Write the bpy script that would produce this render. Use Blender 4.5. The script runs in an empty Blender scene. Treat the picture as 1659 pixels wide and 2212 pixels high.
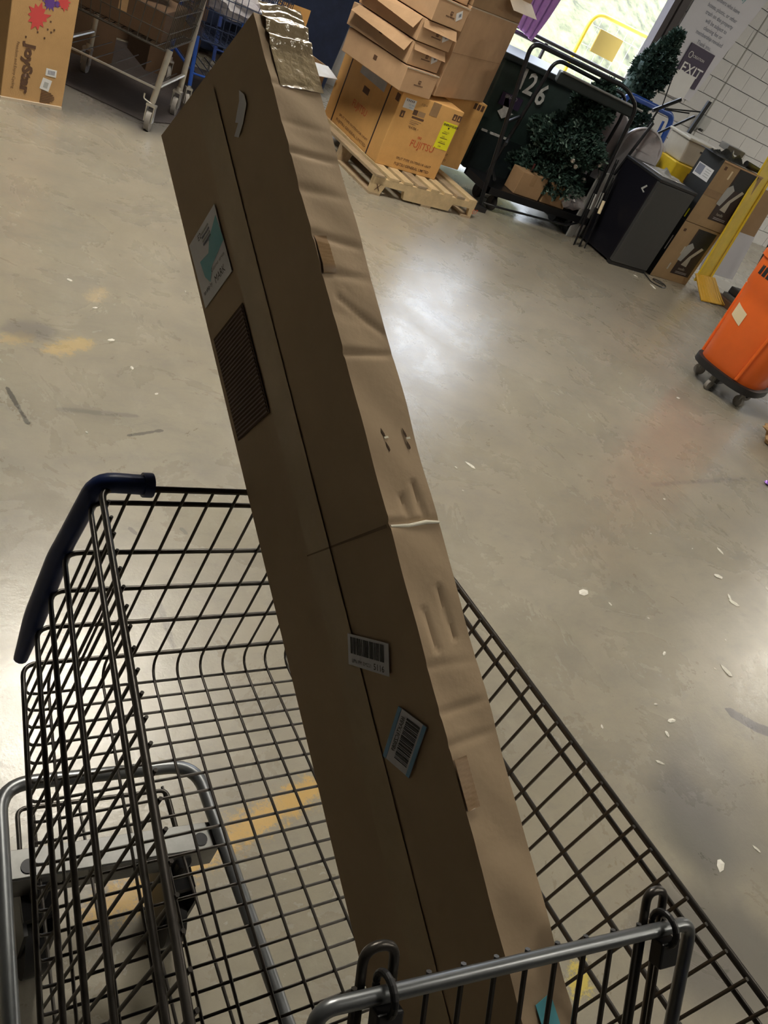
import bpy, bmesh, math, random
from mathutils import Vector, Matrix
random.seed(7)
S = bpy.context.scene
C = bpy.data.collections.new('scene'); S.collection.children.link(C)

# ------------------------------------------------------------------ camera
cd = bpy.data.cameras.new('camera'); cam = bpy.data.objects.new('camera', cd); C.objects.link(cam)
cd.sensor_fit = 'VERTICAL'; cd.sensor_height = 24.0; cd.lens = 24.0 * 1700.0 / 2212.0
cd.clip_start = 0.02; cd.clip_end = 200
cx, cy, cz = Vector((.826481, -.397536, .398616)), Vector((-.015965, .691229, .722459)), Vector((-.562738, -.603463, .564941))
M = Matrix((cx, cy, cz)).transposed().to_4x4(); M.translation = (0, 0, 1.6)
cam.matrix_world = M
S.camera = cam
# ------------------------------------------------------------------ world, sun, exposure
S.view_settings.view_transform = 'Standard'; S.view_settings.look = 'None'
S.view_settings.exposure = 0.0; S.view_settings.gamma = 1.0; S.view_settings.use_curve_mapping = False
wd = bpy.data.worlds.new('sky'); S.world = wd; wd.use_nodes = True
bg = wd.node_tree.nodes['Background']; bg.inputs[0].default_value = (.78, .86, 1.0, 1); bg.inputs[1].default_value = 10.0
sl = bpy.data.lights.new('sun', 'SUN'); sl.energy = 7.0; sl.angle = .01; sl.color = (1, .95, .86)
so = bpy.data.objects.new('sun', sl); C.objects.link(so)
so.rotation_euler = Vector((-.55, -.12, -1.0)).to_track_quat('-Z', 'Y').to_euler()
LAMP = 42.0     # radiance of the ceiling lamps' diffusers
LAMPC = (1.0, .93, .80)

# ------------------------------------------------------------------ helpers
WM = {}
def mat(name, col, rough=.6, metal=0., var=.0, vs=8., bump=0., bs=60., spec=.5, alpha=1., trans=0., emit=0., coat=0.):
    m = bpy.data.materials.new(name); m.use_nodes = True
    nt = m.node_tree; b = nt.nodes['Principled BSDF']
    b.inputs['Base Color'].default_value = (*col, 1); b.inputs['Roughness'].default_value = rough
    b.inputs['Metallic'].default_value = metal; b.inputs['Specular IOR Level'].default_value = spec
    b.inputs['Alpha'].default_value = alpha; b.inputs['Transmission Weight'].default_value = trans
    b.inputs['Coat Weight'].default_value = coat
    if emit:
        b.inputs['Emission Color'].default_value = (*col, 1); b.inputs['Emission Strength'].default_value = emit
    tc = nt.nodes.new('ShaderNodeTexCoord')
    if var:
        n = nt.nodes.new('ShaderNodeTexNoise'); n.inputs['Scale'].default_value = vs; n.inputs['Detail'].default_value = 6
        n.inputs['Roughness'].default_value = .65
        r = nt.nodes.new('ShaderNodeValToRGB'); r.color_ramp.elements[0].position = .3; r.color_ramp.elements[1].position = .72
        r.color_ramp.elements[0].color = (*[c * (1 - var) for c in col], 1); r.color_ramp.elements[1].color = (*[min(1, c * (1 + var)) for c in col], 1)
        nt.links.new(tc.outputs['Object'], n.inputs['Vector']); nt.links.new(n.outputs['Fac'], r.inputs['Fac'])
        nt.links.new(r.outputs['Color'], b.inputs['Base Color'])
    if bump:
        n2 = nt.nodes.new('ShaderNodeTexNoise'); n2.inputs['Scale'].default_value = bs; n2.inputs['Detail'].default_value = 5
        bn = nt.nodes.new('ShaderNodeBump'); bn.inputs['Strength'].default_value = bump; bn.inputs['Distance'].default_value = .01
        nt.links.new(tc.outputs['Object'], n2.inputs['Vector']); nt.links.new(n2.outputs['Fac'], bn.inputs['Height'])
        nt.links.new(bn.outputs['Normal'], b.inputs['Normal'])
    return m

class MB:
    def __init__(s, m=None): s.v = []; s.f = []; s.m = m
    def add(s, vs, fs):
        o = len(s.v)
        for p in vs:
            p = Vector(p); s.v.append(s.m @ p if s.m is not None else p)
        s.f += [tuple(i + o for i in f) for f in fs]; return s
    def box(s, a, b):
        (x0, y0, z0), (x1, y1, z1) = a, b
        return s.add([(x0,y0,z0),(x1,y0,z0),(x1,y1,z0),(x0,y1,z0),(x0,y0,z1),(x1,y0,z1),(x1,y1,z1),(x0,y1,z1)],
                     [(3,2,1,0),(4,5,6,7),(0,1,5,4),(1,2,6,5),(2,3,7,6),(3,0,4,7)])
    def obox(s, P, a, b, c):   # corner P and three edge vectors
        P, a, b, c = map(Vector, (P, a, b, c))
        fs = [(3,2,1,0),(4,5,6,7),(0,1,5,4),(1,2,6,5),(2,3,7,6),(3,0,4,7)]
        if a.cross(b).dot(c) < 0: fs = [f[::-1] for f in fs]
        return s.add([P, P+a, P+a+b, P+b, P+c, P+a+c, P+a+b+c, P+b+c], fs)
    def prism(s, pts, c):      # planar polygon swept along c
        pts = [Vector(p) for p in pts]; c = Vector(c); n = len(pts)
        nrm = (pts[1]-pts[0]).cross(pts[2]-pts[1])
        fs = [tuple(range(n))[::-1], tuple(range(n, 2*n))] + [(i, (i+1) % n, n+(i+1) % n, n+i) for i in range(n)]
        if nrm.dot(c) < 0: fs = [f[::-1] for f in fs]
        return s.add(pts + [p + c for p in pts], fs)
    def tube(s, path, r, n=8, closed=False):
        P = [Vector(p) for p in path]; k = len(P); R = r if isinstance(r, (list, tuple)) else [r] * k
        t = (P[1] - P[0]).normalized(); u = t.orthogonal().normalized(); vs = []; fs = []
        for i, p in enumerate(P):
            a = (P[i] - P[i-1]).normalized() if i > 0 else (P[1]-P[0]).normalized()
            b = (P[i+1] - P[i]).normalized() if i < k-1 else a
            d = (a + b); d = d.normalized() if d.length > 1e-6 else b
            u = (u - d * u.dot(d)); u = u.normalized() if u.length > 1e-6 else d.orthogonal().normalized()
            w = d.cross(u)
            for j in range(n):
                an = 2 * math.pi * j / n
                vs.append(p + (u * math.cos(an) + w * math.sin(an)) * R[i])
        for i in range(k-1):
            for j in range(n):
                fs.append((i*n+j, i*n+(j+1) % n, (i+1)*n+(j+1) % n, (i+1)*n+j))
        fs.append(tuple(range(n))[::-1]); fs.append(tuple(range((k-1)*n, k*n)))
        return s.add(vs, fs)
    def lathe(s, prof, c=(0,0,0), n=32, sq=None):
        c = Vector(c); vs = []; fs = []
        for r, z in prof:
            for j in range(n):
                a = 2*math.pi*j/n; k = 1.
                if sq: k = 1. / (abs(math.cos(a))**sq + abs(math.sin(a))**sq) ** (1./sq)
                vs.append(c + Vector((r*k*math.cos(a), r*k*math.sin(a), z)))
        for i in range(len(prof)-1):
            for j in range(n): fs.append((i*n+j, i*n+(j+1) % n, (i+1)*n+(j+1) % n, (i+1)*n+j))
        if prof[0][0] > 1e-4: fs.append(tuple(range(n))[::-1])
        if prof[-1][0] > 1e-4: fs.append(tuple(range((len(prof)-1)*n, len(prof)*n)))
        return s.add(vs, fs)
    def disc(s, c, axis, r, h, n=20):   # short cylinder centred at c along axis
        c, axis = Vector(c), Vector(axis).normalized()
        return s.tube([c - axis*h/2, c + axis*h/2], r, n)
    def build(s, name, m, parent=None, smooth=False, bevel=0., ang=40):
        W = WM[parent.name_full] if parent else Matrix.Identity(4); I = W.inverted()
        me = bpy.data.meshes.new(name); me.from_pydata([I @ p for p in s.v], [], s.f); me.update()
        me.materials.append(m)
        o = bpy.data.objects.new(name, me); C.objects.link(o)
        if parent: o.parent = parent
        WM[o.name_full] = W
        if smooth: me.shade_smooth(); me.set_sharp_from_angle(angle=math.radians(ang))
        if bevel:
            bm = o.modifiers.new('bevel', 'BEVEL'); bm.width = bevel; bm.segments = 2; bm.limit_method = 'ANGLE'
        return o

def tag(o, label, cat, group=None, kind=None):
    o['label'] = label
    if cat: o['category'] = cat
    if group: o['group'] = group
    if kind: o['kind'] = kind
    return o
def thing(name, label, cat, loc=(0,0,0), rot=0., group=None, M=None):
    o = bpy.data.objects.new(name, None); C.objects.link(o); o.empty_display_size = .1
    W = M if M is not None else Matrix.Translation(Vector(loc)) @ Matrix.Rotation(rot, 4, 'Z')
    o.matrix_world = W; WM[o.name_full] = W.copy()
    return tag(o, label, cat, group)
def L(o): return WM[o.name_full]
def struct(mb, name, m): o = mb.build(name, m); o['kind'] = 'structure'; return o
def arc(c, a, b, r, n=6, t0=0., t1=math.pi/2):
    c, a, b = Vector(c), Vector(a), Vector(b)
    return [c + a*r*math.cos(t0+(t1-t0)*i/n) + b*r*math.sin(t0+(t1-t0)*i/n) for i in range(n+1)]
def rounded(pts, r, n=5):
    P = [Vector(p) for p in pts]; out = [P[0]]
    for i in range(1, len(P)-1):
        a = (P[i-1]-P[i]); b = (P[i+1]-P[i]); k = min(r, a.length*.49, b.length*.49)
        a = P[i] + a.normalized()*k; b = P[i] + b.normalized()*k
        for j in range(n+1):
            t = j/n; out.append(a*(1-t)**2 + P[i]*2*t*(1-t) + b*t*t)
    out.append(P[-1]); return out
def text(body, P, xd, yd, h, m, parent, name='lettering', th=.0006, sx=1., bold=0., align='LEFT', W=None):
    cu = bpy.data.curves.new(name, 'FONT'); cu.body = body; cu.size = 1.; cu.extrude = 0.; cu.offset = bold; cu.align_x = align
    cu.resolution_u = 2
    t = bpy.data.objects.new(name, cu); C.objects.link(t); bpy.context.view_layer.update()
    me = bpy.data.meshes.new_from_object(t.evaluated_get(bpy.context.evaluated_depsgraph_get())); bpy.data.objects.remove(t)
    xd, yd = Vector(xd).normalized(), Vector(yd).normalized(); zd = xd.cross(yd)
    k = h/.7
    A = Matrix((xd*k*sx, yd*k, zd)).transposed().to_4x4(); A.translation = Vector(P) + zd*th
    WW = W if W is not None else WM[parent.name_full]
    me.transform(WW.inverted() @ A); me.materials.clear(); me.materials.append(m); me.name = name
    o = bpy.data.objects.new(name, me); C.objects.link(o); o.parent = parent; WM[o.name_full] = WM[parent.name_full]
    return o
def plate(parent, name, m, P, a, b, w, h, th=.0008, off=0., label=None):
    a, b = Vector(a).normalized(), Vector(b).normalized(); n = a.cross(b)
    o = MB(L(parent) if False else None).obox(Vector(P)+n*off, a*w, b*h, n*th).build(name, m, parent)
    if label: o['label'] = label
    return o

# ------------------------------------------------------------------ materials
def cardboard(name, col, var=.10, rough=.78):
    m = mat(name, col, rough, 0, var, 5., .12, 140., .25); return m
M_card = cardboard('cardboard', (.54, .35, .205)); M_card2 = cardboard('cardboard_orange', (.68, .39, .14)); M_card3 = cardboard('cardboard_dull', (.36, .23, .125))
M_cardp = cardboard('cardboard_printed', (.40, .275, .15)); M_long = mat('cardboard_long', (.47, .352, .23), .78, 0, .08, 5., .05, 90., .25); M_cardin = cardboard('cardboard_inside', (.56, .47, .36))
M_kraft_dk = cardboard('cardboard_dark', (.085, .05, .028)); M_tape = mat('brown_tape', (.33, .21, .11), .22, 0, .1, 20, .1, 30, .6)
M_cleartape = mat('clear_tape', (.47, .37, .23), .16, 0, .2, 14, .55, 35, .8, coat=.6)
M_black = mat('black_metal', (.012, .013, .016), .38, .3, .2, 30); M_blackp = mat('black_plastic', (.018, .018, .02), .45, 0, .2, 20)
M_wire = mat('dark_grey_wire', (.070, .063, .056), .33, .6, .2, 40); M_tube = mat('grey_painted_tube', (.20, .21, .22), .34, .7, .12, 25)
M_plate = mat('grey_steel_plate', (.24, .24, .235), .4, .5, .2, 15); M_navy = mat('navy_plastic', (.025, .05, .19), .38, 0, .2, 20)
M_blue = mat('blue_paint', (.015, .07, .34), .4, .1, .1, 20); M_navyf = mat('navy_fabric', (.012, .022, .06), .85, 0, .25, 10)
M_white = mat('white_paper', (.72, .72, .72), .55, 0, .03, 8); M_label = mat('label_white', (.62, .62, .68), .4, 0, .05, 20)
M_ink = mat('black_ink', (.02, .02, .022), .6); M_brownink = mat('brown_ink', (.11, .055, .03), .7); M_red = mat('red_ink', (.62, .12, .04), .6)
M_teal = mat('teal_ink', (.10, .42, .50), .5); M_lblue = mat('label_blue', (.16, .36, .58), .5); M_yel = mat('yellow_paint', (.78, .56, .03), .45, 0, .1, 10)
M_yel2 = mat('amber_plastic', (.70, .40, .03), .5, 0, .1, 10); M_eg = mat('yellow_label', (.85, .82, .02), .5); M_wood = mat('pale_pine', (.62, .47, .27), .7, 0, .2, 9, .2, 40); M_woodd = mat('weathered_pine', (.40, .30, .19), .75, 0, .25, 9, .2, 40)
M_orange = mat('orange_plastic', (.95, .17, .022), .42, 0, .06, 5, .06, 60); M_cream = mat('cream_sticker', (.85, .72, .48), .6)
M_binG = mat('dark_green_plastic', (.022, .040, .036), .5, 0, .3, 6); M_binG2 = mat('darker_green_plastic', (.012, .02, .021), .5, 0, .3, 6)
M_wpaint = mat('worn_white_paint', (.55, .56, .55), .6, 0, .3, 25); M_steel = mat('galvanised_steel', (.50, .48, .50), .42, .25, .2, 6)
M_fdoor = mat('fridge_grey_door', (.085, .088, .09), .35, .4, .05, 20); M_fbody = mat('fridge_black_body', (.010, .010, .016), .3, .1)
M_chrome = mat('worn_chrome', (.60, .58, .54), .28, .8, .1, 20); M_rubber = mat('grey_rubber', (.30, .28, .26), .6, 0, .2, 20)
M_plastic = mat('crumpled_film', (.55, .53, .56), .15, 0, .35, 10, .9, 12, .8, alpha=.75); M_lilac = mat('lilac_cloth', (.45, .22, .55), .85, 0, .12, 12)
M_greyw = mat('light_grey_sheet', (.42, .43, .42), .6, 0, .1, 8); M_beige = mat('beige_plastic', (.50, .47, .40), .5, 0, .08, 8)
M_wallp = mat('white_wall_paint', (.62, .62, .62), .75, 0, .05, 1.5, .15, 90); M_block = mat('painted_block', (.62, .62, .625), .78, 0, .04, 2., .5, 110)
M_wallk = mat('dark_wall_paint', (.10, .09, .08), .85, 0, .1, 1.5); M_ceil = mat('ceiling_paint', (.09, .085, .08), .9, 0, .05, 2); M_dkframe = mat('dark_bronze_frame', (.05, .042, .045), .5, .3, .1, 20)
M_ban = mat('banner_vinyl', (.60, .60, .66), .5, 0, .04, 1.2); M_banink = mat('banner_grey_ink', (.22, .24, .30), .6); M_banteal = mat('banner_teal_ink', (.16, .36, .40), .6)
M_purp = mat('dark_purple_sign', (.035, .022, .06), .5); M_brown = mat('dark_brown_graphic', (.045, .028, .026), .6, 0, .2, 30)
M_leaf = mat('needle_green', (.022, .055, .042), .7, 0, .5, 30); M_leaf2 = mat('pale_tip_green', (.16, .24, .20), .6, 0, .4, 30)
M_bark = mat('trunk_brown', (.07, .045, .03), .9); M_lamp = mat('lamp_diffuser', LAMPC, .5, emit=LAMP)
M_vent = mat('dark_corrugated', (.19, .13, .11), .7, 0, .1, 20); M_shine = mat('scrap_paper', (.86, .83, .74), .6, 0, .1, 60)
M_apron = mat('sunlit_concrete', (.62, .60, .56), .9, 0, .05, 2); M_grass = mat('pale_grass', (.09, .095, .045), .95, 0, .85, 2.6)
M_pinkst = mat('pink_red_print', (.62, .07, .07), .7); M_violet = mat('violet_print', (.12, .05, .28), .7)

def floor_material():
    m = bpy.data.materials.new('stained_concrete'); m.use_nodes = True; nt = m.node_tree; N = nt.nodes; K = nt.links
    b = N['Principled BSDF']; tc = N.new('ShaderNodeTexCoord'); co = tc.outputs['Object']
    def noise(sc, det=6, ro=.6, mp=None, dist=0.):
        n = N.new('ShaderNodeTexNoise'); n.inputs['Scale'].default_value = sc; n.inputs['Detail'].default_value = det
        n.inputs['Roughness'].default_value = ro; n.inputs['Distortion'].default_value = dist
        if mp:
            q = N.new('ShaderNodeMapping'); q.inputs['Scale'].default_value = mp[0]; q.inputs['Rotation'].default_value = (0,0,mp[1])
            K.new(co, q.inputs['Vector']); K.new(q.outputs[0], n.inputs['Vector'])
        else: K.new(co, n.inputs['Vector'])
        return n.outputs['Fac']
    def ramp(fac, p0, p1, c0, c1):
        r = N.new('ShaderNodeValToRGB'); e = r.color_ramp.elements; e[0].position = p0; e[1].position = p1
        e[0].color = (*c0, 1); e[1].color = (*c1, 1); K.new(fac, r.inputs['Fac']); return r.outputs['Color']
    def mix(f, a, c, mode='MIX'):
        x = N.new('ShaderNodeMix'); x.data_type = 'RGBA'; x.blend_type = mode
        if isinstance(f, float): x.inputs[0].default_value = f
        else: K.new(f, x.inputs[0])
        for sck, val in ((x.inputs[6], a), (x.inputs[7], c)):
            if isinstance(val, tuple): sck.default_value = (*val, 1)
            else: K.new(val, sck)
        return x.outputs[2]
    def mth(op, a, c=None, d=None):
        x = N.new('ShaderNodeMath'); x.operation = op; x.use_clamp = False
        for i, val in enumerate((a, c, d)):
            if val is None: continue
            if isinstance(val, (int, float)): x.inputs[i].default_value = val
            else: K.new(val, x.inputs[i])
        return x.outputs[0]
    base = ramp(noise(.55, 8, .6, None, .4), .32, .68, (.305, .272, .205), (.40, .365, .29))
    warm = ramp(noise(.9, 5), .52, .72, (0,0,0), (1,1,1))
    base = mix(mth('MULTIPLY', warm, .22), base, (.35, .295, .235))
    base = mix(ramp(noise(2.6, 10, .74, ((1, 1.6, 1), .5), .3), .44, .84, (0,0,0), (.7,.7,.7)), base, (.21, .195, .175))
    base = mix(ramp(noise(7.5, 10, .78, ((1, 2.2, 1), -.5), .3), .52, .82, (0,0,0), (.7,.7,.7)), base, (.21, .20, .18))
    base = mix(ramp(noise(5., 10, .76, ((1.6, 1, 1), .2), .3), .52, .86, (0,0,0), (.45,.45,.45)), base, (.50, .47, .39))
    base = mix(ramp(noise(38., 8, .8, ((1, 2.4, 1), .9), .4), .64, .74, (0,0,0), (.6,.6,.6)), base, (.13, .12, .11))
    base = mix(ramp(noise(11., 12, .85, ((1, 5, 1), .75), .6), .56, .80, (0,0,0), (.6,.6,.6)), base, (.14, .13, .12))
    base = mix(ramp(noise(70., 4, .7), .70, .75, (0,0,0), (.55,.55,.55)), base, (.66, .63, .55))
    # floor marks: worn orange paint stripe, patches, scuffs, spill; broad darker areas under back carts
    sep = N.new('ShaderNodeSeparateXYZ'); K.new(co, sep.inputs[0]); X, Y = sep.outputs[0], sep.outputs[1]
    def stroke(x0, y0, x1, y1, w, soft, nz, thr):
        d = math.hypot(x1-x0, y1-y0); a = ((x1-x0)/d, (y1-y0)/d)
        dx = mth('SUBTRACT', X, x0); dy = mth('SUBTRACT', Y, y0)
        along = mth('ADD', mth('MULTIPLY', dx, a[0]), mth('MULTIPLY', dy, a[1]))
        across = mth('ABSOLUTE', mth('SUBTRACT', mth('MULTIPLY', dx, a[1]), mth('MULTIPLY', dy, a[0])))
        end = mth('MAXIMUM', mth('MAXIMUM', mth('MULTIPLY', along, -1.), mth('SUBTRACT', along, d)), 0.)
        dist = mth('ADD', across, end)
        k = N.new('ShaderNodeMapRange'); k.interpolation_type = 'SMOOTHSTEP'
        k.inputs['From Min'].default_value = w + soft; k.inputs['From Max'].default_value = w
        K.new(mth('ADD', dist, mth('MULTIPLY', mth('SUBTRACT', nz, .5), thr)), k.inputs['Value']); return k.outputs[0]
    nf = noise(34., 10, .9); nm = noise(9., 6, .7)
    for st, col, am in (((.40,.585,.93,.745,.012,.035), (.72,.44,.10), .72), ((.58,2.50,.70,2.58,.02,.03), (.62,.46,.20), .6),
                        ((.44,2.53,.50,2.57,.015,.03), (.62,.46,.20), .45), ((.78,2.90,.83,2.98,.01,.03), (.60,.47,.28), .5),
                        ((1.37,.15,1.41,.18,.012,.02), (.70,.56,.10), .8)):
        base = mix(mth('MULTIPLY', stroke(*st, nf, .26), am), base, col)
    for st, col, am in (((.41,2.25,.45,2.075,.004,.004), (.07,.065,.06), .8), ((.69,1.34,.69,1.19,.004,.006), (.12,.11,.10), .6),
                        ((2.60,.705,2.66,.64,.022,.006), (.11,.10,.11), .85), ((2.65,.64,2.73,.60,.02,.006), (.11,.10,.11), .85),
                        ((2.10,.48,2.02,.33,.05,.14), (.15,.14,.13), .8), ((1.75,.15,1.95,.05,.08,.15), (.15,.14,.135), .7), ((2.3,.55,2.15,.35,.08,.2), (.22,.21,.20), .5),
                        ((3.35,1.95,4.3,2.05,.004,.02), (.14,.13,.12), .45), ((.75,2.05,.87,2.09,.002,.004), (.08,.075,.07), .7),
                        ((.55,2.16,.80,2.16,.004,.012), (.13,.12,.11), .5), ((.47,2.60,.56,2.62,.03,.05), (.17,.16,.155), .6),
                        ((1.15,5.9,1.0,5.45,.5,.35), (.10,.095,.09), .8), ((1.9,6.0,1.6,5.4,.35,.3), (.10,.095,.09), .8),  # broad darker floor areas below the back carts
                        ((.67,1.62,.68,1.60,.006,.004), (.16,.15,.14), .7), ((.82,1.62,.83,1.60,.005,.004), (.16,.15,.14), .6)):
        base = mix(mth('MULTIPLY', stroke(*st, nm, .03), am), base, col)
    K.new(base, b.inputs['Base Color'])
    rg = ramp(noise(2.2, 8, .7, None, .6), .3, .7, (.21,.21,.21), (.36,.36,.36)); K.new(rg, b.inputs['Roughness'])
    b.inputs['Specular IOR Level'].default_value = .8
    bn = N.new('ShaderNodeBump'); bn.inputs['Strength'].default_value = .16; bn.inputs['Distance'].default_value = .006
    K.new(mth('ADD', noise(14., 8, .7), mth('MULTIPLY', noise(120., 4), .2)), bn.inputs['Height']); K.new(bn.outputs[0], b.inputs['Normal'])
    return m
M_floor = floor_material()

# ------------------------------------------------------------------ the building
U0, U1, V0, V1, ZC = -5., 15., -9., 8., 4.4
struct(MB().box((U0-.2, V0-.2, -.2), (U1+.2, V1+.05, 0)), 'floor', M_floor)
struct(MB().box((U0-.2, V0-.2, ZC), (U1+.2, V1+.4, ZC+.2)), 'ceiling', M_ceil)
struct(MB().box((U0-.2, V0, 0), (U0, V1, ZC)), 'wall_left', M_wallk)
struct(MB().box((U1, V0, 0), (U1+.2, V1, ZC)), 'wall_right', M_wallp)
struct(MB().box((U0, V0-.2, 0), (U1, V0, ZC)), 'wall_front', M_wallk)
D0, D1, DH = 4.55, 7.55, 3.2
wb = struct(MB().box((U0, V1+.03, 0), (D0, V1+.1, ZC)).box((D1+.03, V1+.03, 0), (U1, V1+.1, ZC)).box((D0, V1+.03, DH), (D1+.03, V1+.1, ZC)), 'wall_back', M_wallp)
# concrete blocks of the back wall, right of the door
bw, bh = .405, .203
for r in range(15):
    for c in range(14):
        x0 = 7.76 + c*bw - (bw/2 if r % 2 else 0); x1 = x0 + bw - .007
        x0 = max(x0, 7.76)
        if abs(x0 - 9.04) < .2 or (x0 < 9.04 < x1): pass
        o = MB().box((x0, V1+random.uniform(-.001, .001), r*bh), (x1, V1+.03, r*bh+bh-.007)).build('block', M_block, wb, bevel=.002)
struct(MB().box((9.03, V1-.006, 0), (9.05, V1+.01, ZC)), 'trim_1', mat('joint_sealant', (.30, .30, .28), .7))
# door surround: dark steel jamb with a pale stop
struct(MB().box((D1-.02, V1-.05, 0), (D1+.06, V1+.06, DH)), 'trim_2', M_dkframe)
struct(MB().box((D1+.06, V1-.03, 0), (D1+.085, V1+.1, DH)), 'trim_3', M_greyw)
struct(MB().box((D1+.085, V1-.06, 0), (D1+.20, V1+.1, DH)), 'trim_4', M_dkframe)
struct(MB().box((D0-.1, V1-.05, 0), (D0, V1+.08, DH)), 'trim_5', M_dkframe)
struct(MB().box((D0-.1, V1-.05, DH), (D1+.2, V1+.08, DH+.12)), 'trim_6', M_dkframe)
struct(MB().box((-2, V1+.05, -.2), (22, 14.5, -.01)), 'ground', M_apron)
# grassy bank outside
def bank():
    mb = MB(); nx, ny = 60, 20; vs = []; fs = []
    for j in range(ny+1):
        for i in range(nx+1):
            y = j/ny; vs.append((-4 + 30*i/nx, 14.2 + 9*y, -.05 + 5.2*y**.9 + random.uniform(-.08, .08)))
    for j in range(ny):
        for i in range(nx): a = j*(nx+1)+i; fs.append((a, a+1, a+nx+2, a+nx+1))
    return mb.add(vs, fs)
o = bank().build('grass_bank', M_grass, smooth=True, ang=180); tag(o, 'sunlit pale green grass bank beyond the open doorway', 'grass', kind='stuff')

# ------------------------------------------------------------------ ceiling lamps; the last pair are added fill for block wall and carton
for k, (x, y, hx, hy, lb) in enumerate(((1.40, 3.85, .62, .62, 'large square ceiling light panel above the leaning carton'), (5.2, -2.6, .30, .55, 'rectangular ceiling light panel behind the photographer'), (12.5, 3.4, .50, .80, 'wide ceiling fill panel added to brighten the block wall'), (2.9, -.4, .19, .34, 'rectangular ceiling fill panel added to brighten the leaning carton'))):
    t = thing('ceiling_light', lb, 'ceiling light', (x, y, ZC-.12), 0, 'ceiling light panels')
    W = L(t)
    MB(W).box((-hx-.04, -hy-.04, 0), (hx+.04, hy+.04, .12)).build('housing', M_white, t)
    MB(W).box((-hx, -hy, -.01), (hx, hy, -.001)).build('diffuser', M_lamp, t)

# ------------------------------------------------------------------ the shopping cart in front
cart = thing('shopping_cart', 'grey wire shopping cart with navy corner bumper holding the long carton', 'shopping cart', (.45, .3, 0))
def tubepart(name, path, r, m=M_wire, parent=None, n=8, label=None):
    o = MB().tube(path, r, n).build(name, m, parent or cart, smooth=True, ang=60)
    if label: o['label'] = label
    return o
VF, VR = .722, -.22
ZT = lambda v: .955 + (VF - v) * .035        # rim rises to the rear
def uL(v, z): # left wall u at level z
    d = ZT(v) - z; T = ((0, 0), (.024, .009), (.112, .024), (.184, .030), (.258, .036), (.338, .043), (.5, .046))
    for (a, p), (b, q) in zip(T, T[1:]):
        if d <= b: break
    return .249 - (VF - v)*.078 - (p + (q-p)*max(0., (d-a)/(b-a)))
def uR(v, z):
    f = (ZT(v) - z) / .37; return .672 + (VF - v)*.085 - f*.012
levels = [0., .024, .112, .184, .258, .338]     # drops below the rim
fillet = .03
for k, d in enumerate(levels):
    zf, zr = ZT(VF)-d, ZT(VR)-d
    pts = [(uL(VR, zr), VR, zr), (uL(VF, zf), VF, zf), (uR(VF, zf), VF, zf), (uR(VR, zr), VR, zr)]
    tubepart('rim' if k == 0 else 'hoop_wire', rounded(pts, .022), .0042 if k == 0 else .0034, M_wire)
ZF = lambda v: .585 + (VF - v)*.0
# long wires: down the front, then along the floor to the rear
for k in range(1, 12):
    f = k/12.; zf = ZT(VF)
    top = (uL(VF, zf)*(1-f)+uR(VF, zf)*f, VF-.003, zf)
    zb = ZF(VF); bot = (uL(VF, zb)*(1-f)+uR(VF, zb)*f, VF-.003, zb)
    rear = (uL(VR, zb)*(1-f)+uR(VR, zb)*f, VR, zb)
    tubepart('long_wire', rounded([top, bot, rear], .03), .0021, n=6)
# side wires: down the left wall, across the floor, up the right wall
v = VF - .027; k = 0
while v > VR:
    zt = ZT(v); zb = ZF(v) - .004
    p = [(uL(v, zt)+.006, v, zt+.003), (uL(v, zb)+.004, v, zb), (uR(v, zb)-.004, v, zb), (uR(v, zt)-.006, v, zt+.003)]
    tubepart('cross_wire', rounded(p, .02, 3), .0021, n=6); v -= .0275; k += 1
# second, deeper set of heavy rods on the left wall
# navy plastic corner bumper
zc = ZT(VF)
def bumper():
    path = rounded([(.306, VF+.004, zc+.003), (.246, VF+.006, zc+.004), (.2235, VF+.008, .84), (.2105, VF+.006, .72), (.2025, VF+.002, .628)], .02, 5)
    n = len(path); r = [.0125 if i < 8 else .0125 + .002*math.sin((i-8)/(n-8)*math.pi*.9) for i in range(n)]; r[-1] = .0095
    return MB().tube(path, r, 12)
bp = bumper().build('corner_bumper', M_navy, cart, smooth=True); bp['label'] = 'navy blue plastic corner bumper'
MB().disc((.305, VF+.004, zc+.003), (1,0,0), .0155, .012, 14).build('collar', M_navy, bp, smooth=True)
# lower frame, plate, tray rods, casters
fr = rounded([(.172, -.35, .25), (.222, .63, .25), (.262, .745, .25), (.535, .722, .25), (.567, .63, .25), (.63, -.35, .25)], .05)
tubepart('base_frame', rounded([(.165, -.35, .25), (.218, .745, .25), (.560, .722, .25), (.622, -.35, .25)], .055, 8), .0125, M_tube, n=14)
tubepart('tray_rail', rounded([(.24, .60, .232), (.245, .705, .232), (.50, .690, .232), (.50, .60, .232)], .015), .004, M_wire)
for i in range(4):
    tubepart('tray_rod', [(.27+i*.075, .70, .228), (.24+i*.10, -.33, .228)], .003, M_wire, n=6)
tubepart('tray_cross_rod', [(.20, .12, .222), (.60, .12, .222)], .003, M_wire, n=6)
pl = MB().obox((.215, .585, .235), (.35, -.024, 0), (.003, .048, 0), (0, 0, .004)).obox((.215, .583, .175), (.35, -.024, 0), (0, .004, 0), (0, 0, .06)).build('caster_plate', M_plate, cart, bevel=.001)
for x in (.25, .535):
    MB().disc((x, .600-.07*(x-.25), .2395), (0,0,1), .012, .003).build('bolt_hole', M_black, pl)
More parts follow.
